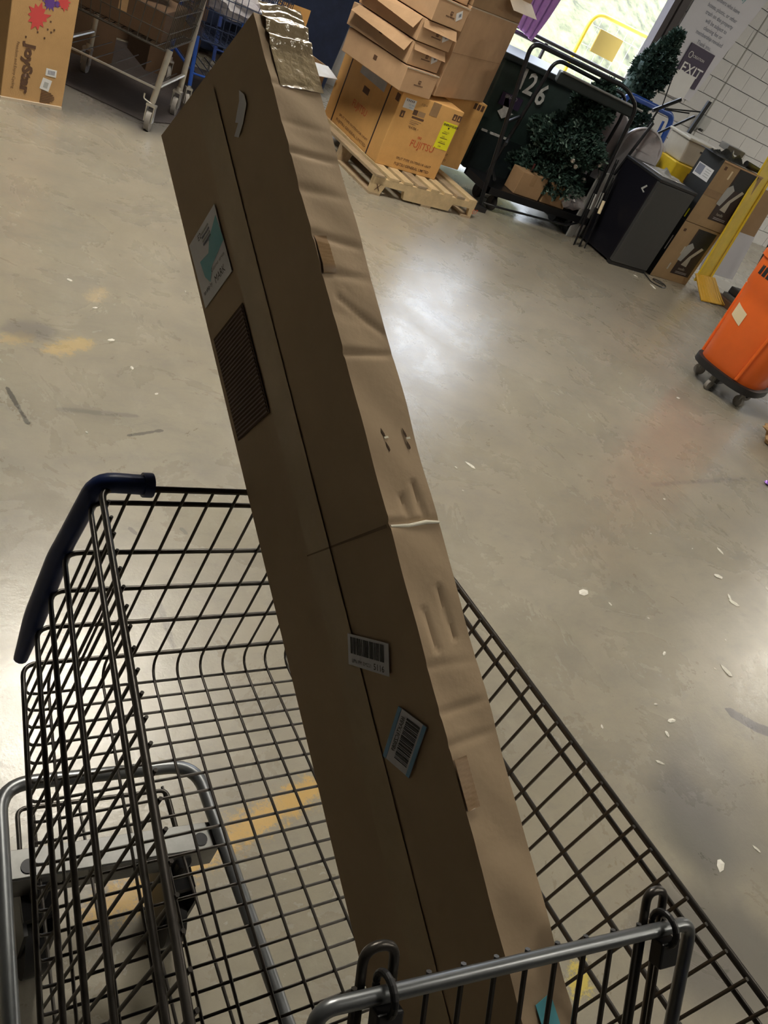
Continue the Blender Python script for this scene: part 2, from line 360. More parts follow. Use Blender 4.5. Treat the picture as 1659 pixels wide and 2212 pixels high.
def caster(x, y, par, W=None, r=.064, m=M_blackp):
    c = MB(W).box((x-.026, y-.055, .075), (x-.020, y+.04, .165)).box((x+.020, y-.055, .075), (x+.026, y+.04, .165)).box((x-.026, y-.035, .160), (x+.024, y+.035, .175)).disc((x, y, .19), (0,0,1), .014, .05).build('caster_fork', m, par)
    MB(W).disc((x, y-.02, r), (1,0,0), r, .036, 24).disc((x, y-.02, r), (1,0,0), .018, .036, 12).build('wheel', M_blackp if m is M_blackp else M_rubber, c, smooth=True)
caster(.27, .575, cart); caster(.505, .56, cart); caster(.235, -.30, cart); caster(.575, -.30, cart)
for x0, x1 in ((.175, .150), (.612, .79)):
    tubepart('rear_post', rounded([(x0, -.30, .25), (x0*.6+x1*.4, -.26, .62), (x1, -.27, .97), (x1, -.36, 1.04)], .06), .0125, M_tube, n=12)
tubepart('push_bar', [(.13, -.36, 1.04), (.81, -.36, 1.04)], .016, M_navy, n=14)
# swing gate at the rear: heavy bar, two side tubes, thin wires, two loops with black clips
PL, PR = Vector((.270, .108, 1.030)), Vector((.648, .064, 1.030))
dn = Vector((-.030, -.585, -.810)).normalized()
ln = .205
bx = (PR - PL); bl = bx.length; bx.normalize(); gn = bx.cross(dn).normalized()
gate = MB().tube(rounded([PL + bx*.012 + dn*ln, PL, PR, PR - bx*.012 + dn*ln], .016, 6), .0062, 12).build('rear_gate_frame', M_tube, cart, smooth=True)
for i in range(1, 12):
    a = PL + bx*(bl*i/12.) + gn*.005
    MB().tube([a - dn*.006, a + dn*ln], .0024, 6).build('gate_wire', M_wire, gate, smooth=True)
MB().tube([PL + dn*ln, PR + dn*ln], .004, 8).build('gate_wire', M_wire, gate, smooth=True)
for fpos, wdt in ((.145, .027), (.905, .022)):
    c0 = PL + bx*(bl*fpos) + gn*.014
    p = [c0 - bx*wdt/2 + dn*ln, c0 - bx*wdt/2 - dn*.028, c0 + bx*wdt/2 - dn*.028, c0 + bx*wdt/2 + dn*ln]
    lo = MB().tube(rounded(p, wdt*.5, 8), .0040, 10).build('loop', M_wire, gate, smooth=True)
    c1 = PL + bx*(bl*fpos)
    MB().tube(arc(c1, gn, dn, .014, 20, 0, 2*math.pi), .0035, 6).obox(c1 - bx*.010 + gn*.004 + dn*.008, bx*.022, dn*.024, -gn*.014).build('clip', M_blackp, lo, bevel=.002)

# ------------------------------------------------------------------ the long carton
l3 = Vector((-.1430, .850, .506)).normalized(); n3 = Vector((.989, .107, .099)); n3 = (n3 - l3*n3.dot(l3)).normalized(); w3 = l3.cross(n3).normalized()
if w3.z > 0: w3 = -w3
P0 = Vector((.431, .720, .968)); BW, BT = .296, .060
S0, S1 = -.690, .520
def LB(s, q, n): return P0 + l3*s - w3*q + n3*n
lc = thing('long_carton', 'long narrow brown carton leaning out of the shopping cart', 'cardboard box', M=Matrix.Translation(LB(S0, 0, 0)))
creases = [(.395,.402,.0016,.005), (.330,.318,.0012,.006), (.284,.277,.0036,.004), (.240,.232,.0028,.006), (.186,.173,.0036,.005), (.143,.135,.0030,.005), (.098,.080,.0014,.008), (.052,.049,.0040,.004),
           (-.129,-.134,.0045,.003), (-.273,-.279,.0016,.004), (-.318,-.319,.0022,.004), (-.349,-.350,.0022,.004), (-.45,-.455,.0008,.01)]
def dent(s, x):   # how far the narrow face sinks at s (length) and x (0..1 across)
    d = 0
    for a, b_, h, wd in creases:
        c = a + (b_-a)*x; t = (s - c)/wd
        e_ = .55*(1-.75*x**4); d += e_*h*math.exp(-t*t) - e_*h*.2*math.exp(-((s-c-wd*2.2)/(wd*1.5))**2)
    t = (s - (.125 - .055*x))/.005
    if .15 < x < .95 and 0 < s < .2: d += .0016*math.exp(-t*t)
    for sx, s0, s1 in ((.38,-.10,-.128), (.68,-.088,-.130), (.22,-.215,-.262), (.62,-.200,-.256)):
        if s1 < s < s0: d += .0022*math.exp(-((x - sx - (s0-s)*1.2)/.05)**2)
    return d
def carton_body():
    ss = [S0 + (S1-S0)*i/420 for i in range(421)]; nx, nq = 16, 6; rows = []
    for s in ss:
        row = []
        top = max(0, (s - .42)/(S1 - .42))
        cut = BW
        for i in range(nx+1):
            x = i/nx; e = .0008*math.sin(s*37+1)*x
            row.append(LB(s - (s > .50 and 0) , cut - dent(s, x) - .0006*math.sin(s*60 + x*5), BT*x + e))
        for j in range(1, nq+1): row.append(LB(s, BW*(1-j/nq), BT + .0008*math.sin(s*37+1)))
        for i in range(1, 5): row.append(LB(s, 0, BT*(1-i/4)))
        for j in range(1, nq): row.append(LB(s, BW*j/nq, -.0002*math.sin(s*9)))
        rows.append(row)
    # shear the far end so the top of the carton is cut at the photographed slant
    k = len(rows[0]); vs = []
    for ri, row in enumerate(rows):
        s = ss[ri]; a = max(0., (s - .30)/(S1-.30))
        for p in row:
            q = (P0 - p).dot(w3)/BW if False else ((p - P0).dot(-w3))/BW
            vs.append(p - l3*(a*.066*q))
    fs = [(r*k+j, r*k+(j+1) % k, (r+1)*k+(j+1) % k, (r+1)*k+j) for r in range(len(rows)-1) for j in range(k)]
    fs += [tuple(range(k)), tuple(range((len(rows)-1)*k, len(rows)*k))[::-1]]
    return MB().add(vs, fs)
body = carton_body()
ob = body.build('carton_body', M_long, lc, smooth=True, ang=35)
bm = bmesh.new(); bm.from_mesh(ob.data); bmesh.ops.recalc_face_normals(bm, faces=bm.faces); bm.to_mesh(ob.data); bm.free()
WA, WB_, WN = l3, -w3, -n3      # wide face: along, up, outward
def wplate(name, m, s, q, a_s, a_q, th=.0005, off=.0016, label=None, par=None, rot=0.):
    # parallelogram on the wide face: lower corner (s,q); a_s, a_q are (ds,dq) edge vectors
    P = LB(s, q, -off); a = l3*a_s[0] - w3*a_s[1]; b_ = l3*a_q[0] - w3*a_q[1]
    o = MB().obox(P, a, b_, -n3*th).build(name, m, par or lc)
    if label: o['label'] = label
    return o
def wtext(body, s, q, xs, ys, h, m, par, sx=1., off=.0026, bold=0.):
    X = l3*xs[0] - w3*xs[1]; Y = l3*ys[0] - w3*ys[1]
    return text(body, LB(s, q, -off), X, Y, h, m, par, th=0., sx=sx, bold=bold)
# tape running down the middle of the wide face
M_facetape = mat('tape_on_card', (.445, .335, .20), .50, 0, .08, 12, .08, 50, .4)
def strip(path, wd, name, m, off=.0016):
    mb = MB(); vs = []; fs = []
    for s, q in path: vs += [LB(s, q-wd/2, -off), LB(s, q+wd/2, -off)]
    for i in range(len(path)-1): fs.append((2*i, 2*i+1, 2*i+3, 2*i+2))
    return mb.add(vs, fs).build(name, m, lc)
strip([(.455, .150), (.30, .148), (0, .148), (-.30, .148), (-.66, .148)], .052, 'face_tape', M_facetape)
strip([(-.10, .004), (-.125, .10), (-.128, .2), (-.131, .292)], .001, 'fold_line', M_brownink, .0015) if False else None
MB().add([LB(-.1215, .12, -.0018), LB(-.1230, .12, -.0018), LB(-.1325, .293, -.0018), LB(-.1290, .293, -.0018)], [(0,1,2,3)]).build('fold_line', mat('card_crease', (.20, .135, .08), .8), lc)
# printed label with teal band
lab = wplate('shipping_label', M_label, .248, .012, (.095, -.003), (0, .098), label='white shipping label with teal band')
MB().add([LB(.330, .104, -.0024), LB(.292, .109, -.0024), LB(.283, .062, -.0024), LB(.268, .046, -.0024), LB(.282, .034, -.0024), LB(.306, .030, -.0024), LB(.302, .060, -.0024), LB(.316, .072, -.0024)], [tuple(range(8))]).build('teal_band', M_teal, lab)
wtext('MARK', .258, .060, (0, 1), (1, 0), .010, M_ink, lab, .9); wtext('to ship by', .262, .020, (0, 1), (1, 0), .006, M_ink, lab, .9)
wtext('E2', .330, .040, (0, 1), (1, 0), .008, M_ink, lab)
wtext('Customer service', .276, .056, (0, 1), (1, 0), .005, M_ink, lab, .9)
for i in range(4): wplate('print_line', M_greyw if i % 2 else M_banink, .317+.005*i, .052, (.0022, 0), (0, .026), off=.0023, par=lab)
# window cut in the face showing dark corrugated sheet
vp = MB().obox(LB(.058, .014, -.0015), l3*.144, -w3*.102, -n3*.0006).build('cutout', M_kraft_dk, lc); vp['label'] = 'dark cut-out showing corrugated sheet'
for i in range(27):
    s = .0615 + i*.0052
    MB().tube([LB(s, .017, -.0018), LB(s, .113, -.0018)], .0017, 6).build('ridge', M_vent, vp, smooth=True)
# torn label near the top
t_ = MB().add([LB(*p, -.0022) for p in ((.408,.232),(.396,.240),(.384,.240),(.372,.222),(.366,.205),(.374,.196),(.380,.212),(.385,.206),(.392,.216),(.398,.226))], [tuple(range(10))]).build('torn_label', M_label, lc)
t_['label'] = 'torn scrap of pale label'
# barcode labels
def barcode(par, s, q, X, Y, w, h, off, n=30, m=M_ink):
    x = 0; mb = MB(); X = Vector(X); Y = Vector(Y)
    rnd = random.Random(int(abs(s)*1000)+n)
    while x < w:
        b_ = rnd.choice((.4, .8, .8, 1.5, 2.2))*w/n/1.5
        if x + b_ > w: break
        mb.obox(LB(s, q, -off) + X*x, X*b_, Y*h, -n3*.0002); x += b_ + rnd.choice((.5, .8, 1.3))*w/n/1.5
    o = mb.build('barcode', m, par); return o
def wdir(ds, dq): v_ = l3*ds - w3*dq; return v_.normalized()
# upright barcode label: corners (-.224,.167) top left, (-.245,.241) top right
X1 = wdir(-.021, .074); Y1 = wdir(.030, .013)
lab2 = MB().obox(LB(-.254, .154, -.0022), X1*.078, Y1*.036, -n3*.0005).build('barcode_label', M_label, lc, bevel=.0002); lab2['label'] = 'white barcode label reading 5116'
Pb = LB(-.254, .154, 0) - LB(0, 0, 0)
barcode(lab2, -.254 + (Y1*.014).dot(l3) + (X1*.006).dot(l3), .154 + (Y1*.014).dot(-w3) + (X1*.006).dot(-w3), X1, Y1, .066, .019, .0029)
text('5116', LB(-.254, .154, -.0031) + X1*.050 + Y1*.003, X1, Y1, .007, M_ink, lab2, th=0., bold=.01)
text('LPN PM EM221', LB(-.254, .154, -.0031) + X1*.008 + Y1*.004, X1, Y1, .0042, M_ink, lab2, th=0.)
# blue sided label, turned
X2 = wdir(-.047, -.052); Y2 = wdir(.023, -.039)
lab3 = MB().obox(LB(-.329, .272, -.0022), X2*.074, Y2*.046, -n3*.0005).build('barcode_label', M_label, lc); lab3['label'] = 'white barcode label with blue side bands'
MB().obox(LB(-.329, .272, -.0028), X2*.074, Y2*.0055, -n3*.0003).build('blue_band', M_lblue, lab3)
MB().obox(LB(-.329, .272, -.0028) + Y2*.0405, X2*.074, Y2*.0055, -n3*.0003).build('blue_band', M_lblue, lab3)
o_s = LB(-.329, .272, 0) + Y2*.008 + X2*.006 - P0
barcode(lab3, o_s.dot(l3), o_s.dot(-w3), X2, Y2, .062, .021, .0030, 34)
text('I6BAXT6CZB0B9', LB(-.329, .272, -.0031) + X2*.008 + Y2*.0315, X2, Y2, .0058, M_ink, lab3, th=0., bold=.01, sx=.82)
# marks on the narrow face
def npatch(name, m, pts, lift=.0006, label=None, ns=None):
    o = MB().prism([LB(s, BW + lift, n) for s, n in pts], -w3*.0004).build(name, m, lc)
    if label: o['label'] = label
    return o
M_pale = mat('bare_paper_core', (.88, .84, .70), .8)
MB().tube([LB(-.1320, BW-.0008, .001), LB(-.1345, BW-.0006, .022), LB(-.1340, BW-.0006, .045), LB(-.1365, BW-.0002, .0605)], [.0014, .0019, .0022, .0014], 8).build('split_edge', M_pale, lc, smooth=True)['label'] = 'pale split across the fold'
for s0, n0 in ((-.031, .020), (-.046, .0215), (-.033, .0465), (-.046, .0475)):
    npatch('slit', M_kraft_dk, [(s0, n0-.0003), (s0-.006, n0+.0022), (s0-.009, n0+.0026), (s0-.0105, n0+.0012), (s0-.005, n0-.0006)])
for s0, n0 in ((-.0405, .0215), (-.0435, .0485)): npatch('paper_tear', M_pale, [(s0, n0-.001), (s0+.0005, n0+.004), (s0-.0018, n0+.0045), (s0-.002, n0-.001)], .0009)
def ntape(s0, s1, n0, n1, name, label):
    vs = []; fs = []; k = 24; j = 4
    for i in range(k+1):
        for q in range(j+1):
            s = s0+(s1-s0)*i/k; n = n0+(n1-n0)*q/j; a = max(0., (s - .30)/(S1-.30))
            vs.append(LB(s, BW - dent(s, n/BT) + .0017 + .0003*math.sin(i*2.3+q), n) - l3*(a*.066))
    for i in range(k):
        for q in range(j): a = i*(j+1)+q; fs.append((a, a+1, a+j+2, a+j+1))
    o = MB().add(vs, fs).build(name, M_tape, lc, smooth=True); o['label'] = label; return o
ntape(.142, .185, .002, .017, 'tape_piece', 'small brown tape piece at the upper fold')
ntape(-.41, -.362, .001, .016, 'tape_piece', 'small brown tape piece near the lower end')
o = npatch('sticker', M_teal, [(-.590, .018), (-.588, .038), (-.64, .041), (-.64, .020)], .0012, 'turquoise sticker near the lower end')
# thick clear tape wrapped over the end, wrinkled
def endtape():
    vs = []; fs = []; K_, J = 70, 12
    for i in range(K_+1):
        for j in range(J+1):
            s = .392 + (.545-.392)*i/K_; n = .010 + .054*j/J; x = n/BT; a = max(0., (s - .30)/(S1-.30))
            wr = .0007*math.sin(s*480 + 2*math.sin(n*120)) * min(1, max(0, (s-.445)*18)) + .0004*math.sin(n*520 + s*30)
            hump = .004*math.exp(-((s-.478)/.007)**2) + .005*math.exp(-((s-.505)/.008)**2)
            q = BW + .0012 + wr + hump - dent(s, x)
            vs.append(LB(s, q, n) - l3*(a*.066))
    for i in range(K_):
        for j in range(J): a = i*(J+1)+j; fs.append((a, a+1, a+J+2, a+J+1))
    return MB().add(vs, fs)
endtape().build('end_tape', M_cleartape, lc, smooth=True, ang=180)['label'] = 'shiny wrinkled clear tape over the end'

# ------------------------------------------------------------------ boxes generally
def carton(name, label, loc, rot, dims, m, group=None, tape=True, flaps=False):
    t = thing(name, label, 'cardboard box', loc, rot, group); W = L(t); a, b_, h = dims
    MB(W).box((0, 0, 0), (a, b_, h)).build('carton_body', m, t, bevel=.004)
    if tape: MB(W).box((a/2-.025, -.0012, h-.09), (a/2+.025, 0, h)).box((a/2-.025, 0, h), (a/2+.025, b_, h+.0012)).build('tape', M_tape, t)
    return t, W
def dplate(t, W, name, m, x0, z0, x1, z1, off=.0015, label=None, par=None):
    o = MB(W).box((x0, -off, z0), (x1, -off+.0008, z1)).build(name, m, par or t)
    if label: o['label'] = label
    return o
def ft(t, W, s, x, z, h, m, sx=1., off=.0022, bold=0., par=None, rot=0.):
    R = W.to_3x3(); X = R @ Vector((math.cos(rot), 0, math.sin(rot))); Y = R @ Vector((-math.sin(rot), 0, math.cos(rot)))
    return text(s, W @ Vector((x, -off, z)), X, Y, h, m, par or t, th=0., sx=sx, bold=bold)
def sdplate(t, W, name, m, y0, z0, y1, z1, off=.0015, par=None):
    return MB(W).box((-off, y0, z0), (-off+.0008, y1, z1)).build(name, m, par or t)
def st(t, W, s, y, z, h, m, sx=1., off=.0022, bold=0., par=None):
    R = W.to_3x3(); return text(s, W @ Vector((-off, y, z)), R @ Vector((0, -1, 0)), R @ Vector((0, 0, 1)), h, m, par or t, th=0., sx=sx, bold=bold)

# pallet
pt = thing('pallet', 'pale wooden pallet under the stacked air conditioner cartons', 'pallet', (3.08, 5.085, 0), math.radians(6)); W = L(pt)
PWd, PD = 1.03, 1.10
MB(W).box((0, 0, .075), (.10, .028, .135)).build('corner_block', M_wood, pt, bevel=.002)
for y in (0., .52, PD-.028):   # stringers, notched twice
    pts = [(0,y,.015),(.10,y,.015),(.12,y,.075),(.30,y,.075),(.32,y,.015),(.78,y,.015),(.80,y,.075),(.98,y,.075),(1.0,y,.015),(PWd,y,.015),(PWd,y,.125),(0,y,.125)]
    MB(W).prism(pts, (0, .035, 0)).build('stringer', M_woodd if y else M_wood, pt)
for i in range(8):
    x = i*(PWd-.09)/7
    MB(W).box((x, 0.0, .125), (x+.088, PD, .145)).build('deck_board', M_wood if i % 3 else M_woodd, pt, bevel=.002)
for x in (0., .5, PWd-.1):
    MB(W).box((x, -.002, 0), (x+.1, PD, .015)).build('bottom_board', M_woodd, pt)
ft(pt, W, 'X', .03, .035, .05, M_brownink, off=.003); ft(pt, W, '07', 1.02, .04, .04, M_red, off=.003)

def aircon_box(label, loc, rot, dims, front=True):
    t, W = carton('carton', label, loc, rot, dims, M_card2, tape=False)
    a, b_, h = dims
    MB(W).prism([(-.0005,-.0015,.0),(.008,-.0015,0),(.008,-.0015,.003),(-.0005,-.0015,.003)], (0,.001,0)).build('edge_fold', M_card2, t)
    return t, W, a, b_, h
t, W, a, b_, h = aircon_box('orange brown carton reading FUJITSU with a yellow energy label, on the pallet', (3.19, 5.345, .146), math.radians(4.5), (.585, .90, .523))
z0 = -.146
ft(t, W, 'FUJITSU', .225, .185, .050, M_red, .95); ft(t, W, '∞', .27, .245, .03, M_red)
ft(t, W, 'SPLIT TYPE OUTDOOR UNIT', .160, .072, .0165, M_brownink, 1.12, bold=.01); ft(t, W, 'FUJITSU GENERAL LIMITED', .160, .028, .020, M_brownink, 1.0, bold=.01)
e = dplate(t, W, 'energy_label', M_eg, .440, .228, .575, .424, label='yellow energy label')
ft(t, W, 'ENERGYGUIDE', .446, .398, .0155, M_ink, .98, .003, .02, e); MB(W).add([(.495, -.003, .39), (.515, -.003, .39), (.505, -.003, .375)], [(0,1,2)]).build('arrow', M_ink, e)
for i in range(7): dplate(t, W, 'print_line', M_brownink, .465, .36-.018*i, .465+random.uniform(.05, .09), .3635-.018*i, .0028, par=e) if i % 2 else ft(t, W, random.choice(('$61','2300','kWh 612')), .475, .35-.018*i, .010, M_brownink, 1., .003, par=e)
q = dplate(t, W, 'address_label', M_white, .042, .420, .141, .487, label='white barcode address label')
for i in range(16): dplate(t, W, 'bar', M_ink, .050+.005*i, .468, .0525+.005*i, .482, .0026, par=q) if i % 3 else None
ft(t, W, '021 4455', .085, .445, .010, M_lblue, 1., .003, par=q); ft(t, W, 'AOU9', .095, .428, .010, M_lblue, 1., .003, par=q)
for (x0, zz0, x1, zz1) in ((.045, .355, .080, .400), (.500, .448, .538, .492), (.544, .448, .582, .492)):
    k = dplate(t, W, 'handling_mark', M_brownink, x0, zz0, x1, zz1)
    MB(W).prism([(x0+.01,-.0022,zz0+.008),(x1-.01,-.0022,zz0+.008),((x0+x1)/2,-.0022,zz1-.008)], (0,-.0004,0)).build('glyph', M_card2, k)
dplate(t, W, 'printed_table', M_brownink, .145, .395, .185, .430); dplate(t, W, 'printed_table', M_card3, .192, .395, .255, .430)
dplate(t, W, 'printed_bar', M_brownink, .150, .372, .262, .386)
for i in range(3): dplate(t, W, 'print_line', M_card3, .150, .355-.012*i, .250-.02*i, .359-.012*i)
ft(t, W, '*R410A ◂', .150, .300, .018, M_brownink, 1.); dplate(t, W, 'tape', M_tape, .285, .428, .360, .522)
ft(t, W, 'I 20 +', .19, .470, .016, M_brownink)
# the side of that carton carries two strap bands and its own print
for y in (.150, .760): MB(W).box((-.003, y, -.001), (0, y+.012, h)).build('strap', M_brown, t)
st(t, W, 'FUJITSU', .56, .20, .050, M_red, .95); st(t, W, 'SPLIT TYPE OUTDOOR UNIT', .68, .075, .0165, M_brownink, 1.6); st(t, W, 'FUJITSU GENERAL LIMITED', .70, .030, .020, M_brownink, 1.5)
k = sdplate(t, W, 'side_label', M_greyw, .22, .425, .61, .490); k['label'] = 'clouded document pouch'
sdplate(t, W, 'handling_mark', M_brownink, .40, .330, .49, .375); sdplate(t, W, 'handling_mark', M_brownink, .01, .44, .06, .49)
t, W, a, b_, h = aircon_box('orange brown carton behind the FUJITSU one, half hidden on the pallet', (3.78, 5.86, .146), math.radians(4), (.53, .35, .55))
ft(t, W, 'UNIT', .30, .08, .018, M_brownink); ft(t, W, 'LIMITED', .27, .035, .018, M_brownink)
for i in range(3): dplate(t, W, 'handling_mark', M_brownink, .40+.04*i, .49, .430+.04*i, .535)

# flat cartons stacked above
rot = math.radians(17)
def logo(t, W, x, z, k=1.):
    g = dplate(t, W, 'logo_mark', M_brownink, x-.012*k, z, x+.012*k, z+.022*k); ft(t, W, 'M', x-.010*k, z+.003, .016*k, M_card, off=.003, par=g)
    for i in range(7): dplate(t, W, 'print_line', M_brownink, x-.045*k+.0125*k*i, z-.014, x-.036*k+.0125*k*i, z-.006) if True else None
tiers = [('lowest flat tan carton resting on the FUJITSU carton', (3.095, 5.25, .672), .165, rot),
         ('second flat tan carton from the bottom of the upper stack', (3.085, 5.27, .840), .150, rot+.02),
         ('third flat tan carton with a gaping flap in the upper stack', (3.080, 5.255, .993), .140, rot-.04),
         ('fourth flat tan carton of the upper stack', (3.12, 5.24, 1.136), .150, rot+.03),
         ('fifth flat tan carton at the top of the upper stack', (3.09, 5.27, 1.289), .16, rot)]
for i, (lb, loc, hh, rr) in enumerate(tiers):
    t, W = carton('carton', lb, loc, rr, (.335, .66, hh-.004), M_card, 'tan cartons stacked above the pallet', tape=False)
    logo(t, W, .17, hh*.45, 1.1)
    R3 = W.to_3x3()
    MB(W).box((-.0016, .30, hh*.45), (0, .335, hh*.45+.03)).build('logo_mark', M_brownink, t)
    if i in (1, 2, 3):
        q = MB(W).obox((.235, -.0018, hh*.30), (.052, 0, .030), (-.022, 0, .046), (0, .0008, 0)).build('small_label', M_white, t); q['label'] = 'small white address label'
        MB(W).obox((.25, -.0024, hh*.30+.028), (.020, 0, .011), (-.008, 0, .018), (0, .0005, 0)).build('print_block', M_banink, q)
    # flap folded down and outward
    if i in (1, 2):
        MB(W).prism([(0, -.001, hh-.005), (.33, -.001, hh-.005), (.33, -.035, hh-.06), (.0, -.02, hh-.05)], (0, .003, 0)).build('flap', M_card, t)
        MB(W).prism([(-.001, .02, hh-.005), (-.001, .60, hh-.005), (-.06, .60, hh-.05), (-.05, .02, hh-.08)], (.003, 0, 0)).build('flap', M_card, t)
    else:
        MB(W).box((-.004, -.004, hh-.012), (.338, .0, hh-.004)).build('flap_edge', M_cardin, t)
r34 = math.radians(34)
t, W = carton('carton', 'tall plain tan carton at the right of the upper stack', (3.455, 5.375, .700), r34, (.98, .27, .60), M_card, tape=False)
MB(W).box((0, -.002, .30), (.98, 0, .303)).build('flap_seam', M_card3, t); MB(W).box((.0, -.003, .592), (.98, 0, .60)).build('flap_edge', M_cardin, t)
t, W = carton('carton', 'wide flat tan carton lying across the top of the stack', (3.36, 5.32, 1.449), r34, (1.17, .50, .17), M_card, tape=False)
MB(W).obox((.62, -.01, .0), (.55, 0, 0), (0, -.09, -.07), (0, .003, .003)).build('flap', M_cardin, t)
MB(W).obox((1.17, 0, 0.0), (.10, 0, -.03), (0, .4, 0), (0, 0, .003)).build('flap', M_cardin, t)
t, W = carton('carton', 'thin carton filling the gap on top of the tall plain carton', (3.455, 5.375, 1.302), r34, (.98, .40, .142), M_card3, tape=False)

# open kraft carton with a white flap, left of the stack
t = thing('open_carton', 'open kraft carton with a white-lined flap left of the pallet', 'cardboard box', (2.92, 6.28, 0), math.radians(15)); W = L(t)
for (a_, c_) in (((-.18, 0, 0), (.14, .01, .46)), ((-.18, .4, 0), (.14, .41, .46)), ((-.18, 0, 0), (-.17, .4, .46)), ((.13, 0, 0), (.14, .4, .46)), ((-.18, 0, 0), (.14, .41, .01))):
    MB(W).box(a_, c_).build('panel', M_card3, t)
MB(W).prism([(-.18, 0, .46), (.14, 0, .46), (.16, -.13, .42), (-.10, -.13, .40)], (0, 0, .004)).build('flap', M_white, t)['label'] = 'white-lined flap folded outward'
MB(W).prism([(-.18, .4, .46), (.14, .4, .46), (.14, .40, .72), (-.17, .40, .72)], (0, .005, 0)).build('flap', M_card2, t)
# lilac cloth draped on the rail behind the stack
def cloth():
    vs = []; fs = []; A_, B_ = 16, 14
    for i in range(A_+1):
        for j in range(B_+1):
            x = i/A_; z = j/B_
            vs.append((5.52 + x*.40*(1-.35*(1-z)), 7.70 + .03*math.sin(x*22 + z*3), 1.19 + z*.62 - .06*x))
    for i in range(A_):
        for j in range(B_): a = i*(B_+1)+j; fs.append((a, a+B_+1, a+B_+2, a+1))
    return MB().add(vs, fs)
o = cloth().build('lilac_garment', M_lilac, smooth=True, ang=180); so_ = o.modifiers.new('solid', 'SOLIDIFY'); so_.thickness = .012
tag(o, 'lilac garment hanging behind the tallest tan cartons by the doorway', 'garment')
tag(MB().tube([(5.5, 7.70, 0), (5.5, 7.70, 1.85)], .012, 8).tube([(5.5, 7.70, 1.82), (5.95, 7.70, 1.76)], .010, 8).lathe([(.16, 0), (.15, .02), (.02, .03)], (5.5, 7.70, 0), 20).build('garment_stand', M_black), 'thin black garment stand mostly hidden behind the cartons', 'stand')

# ------------------------------------------------------------------ doorway railing and the yellow trolley outside
t = thing('railing', 'dark double pipe railing across the bright doorway', 'railing', (6.1, 7.86, 0)); W = L(t)
for z, r in ((1.185, .018), (1.135, .022)): MB().tube([(4.6, 7.86, z), (7.5, 7.86, z-.01)], r, 10).build('rail', M_dkframe, t, smooth=True)
for x in (4.62, 6.1, 7.48): MB().tube([(x, 7.86, 0), (x, 7.86, 1.16)], .02, 8).build('post', M_dkframe, t, smooth=True)
t = thing('platform_trolley', 'yellow wire-backed trolley standing outside the doorway', 'trolley', (7.6, 8.7, 0)); W = L(t)
k_ = 8.7/8.
fx = lambda u, z: (u*k_, 8.7, 1.6-(1.6-z)*k_)
MB().tube(rounded([fx(6.60, .35), fx(6.62, 1.615), fx(7.83, 1.65), fx(7.84, .35)], .18, 8), .024, 10).build('frame', M_yel, t, smooth=True)
for i in range(8): MB().tube([fx(6.76+i*.14, .4), fx(6.76+i*.14, 1.60)], .0035, 6).build('mesh_wire', M_white, t)
for i in range(6): MB().tube([fx(6.62, .5+i*.20), fx(7.82, .5+i*.20)], .0035, 6).build('mesh_wire', M_white, t)
A0, A1 = Vector(fx(6.78, 1.27)), Vector(fx(7.15, 1.50))
MB().box((A0.x, 8.66, A0.z), (A1.x, 8.675, A1.z)).build('board', mat('yellow_board', (.36, .25, .04), .7), t)['label'] = 'yellow board tied to the mesh'
MB().box((7.1, 8.4, .14), (8.6, 9.1, .2)).build('deck', M_yel, t)
for x in (7.2, 8.5):
    for y in (8.45, 9.05): MB().disc((x, y, .07), (1,0,0), .07, .03, 16).build('wheel', M_blackp, t)

# ------------------------------------------------------------------ banner, sign, card, wall box
t = thing('banner', 'large pale banner with grey notice text beside the doorway', 'banner', (8.3, 7.985, 1.3)); 
MB().prism([(7.80, 7.985, 1.27), (8.62, 7.985, 1.27), (8.90, 7.985, 2.62), (7.84, 7.985, 2.62)], (0, .006, 0)).build('vinyl_sheet', M_ban, t)
X, Z = (1, 0, 0), (0, 0, 1)
for s_, x, z, m_ in (('Cleaning Policy', 8.30, 2.385, M_banteal), ('Members who leave', 8.33, 2.262, M_banink), ('boxes, plastic, or other', 8.33, 2.175, M_banink), ('trash on the property', 8.345, 2.105, M_banink), ('will be subject to', 8.355, 2.035, M_banink), ('cleaning fee or', 8.36, 1.968, M_banink), ('membership revoked', 8.36, 1.902, M_banink), ('Thank you.', 8.34, 1.820, M_banink)):
    text(s_, (x, 7.984, z), X, Z, .042 if m_ is M_banink else .06, m_, t, th=.001, align='CENTER', bold=.012)
t = thing('exit_sign', 'dark purple EXIT sign below the banner text', 'sign', (8.35, 7.97, 1.45))
MB().box((8.13, 7.972, 1.40), (8.588, 7.982, 1.806)).build('sign_panel', M_purp, t)
text('EXIT', (8.165, 7.971, 1.510), X, Z, .105, M_white, t, th=.001, sx=1.25, bold=.01)
MB().tube([(8.21+.035*math.cos(a*math.pi/3), 7.970, 1.70+.035*math.sin(a*math.pi/3)) for a in range(7)], .005, 4).build('hexagon', M_white, t)
text('CREATION', (8.255, 7.971, 1.685), X, Z, .028, M_white, t, th=.001, sx=1.1)
t = thing('card', 'white card stuck over the lower half of the EXIT sign', 'card', (8.32, 7.965, 1.25))
MB().obox((8.11, 7.962, 1.235), (.375, 0, .012), (-.0, 0, .275), (0, .004, 0)).build('card_sheet', M_white, t)
t = thing('wall_box', 'small grey electrical box on the white block wall', 'electrical box', (9.02, 7.95, 1.06))
MB().box((8.94, 7.90, 1.06), (9.09, 7.994, 1.21)).build('housing', M_greyw, t, bevel=.01); MB().box((8.97, 7.88, 1.04), (9.02, 7.92, 1.07)).build('switch', M_blackp, t)
MB().tube([(8.97, 7.98, 1.06), (8.93, 7.98, .6), (8.93, 7.98, 0)], .008, 6).build('conduit', M_greyw, t)

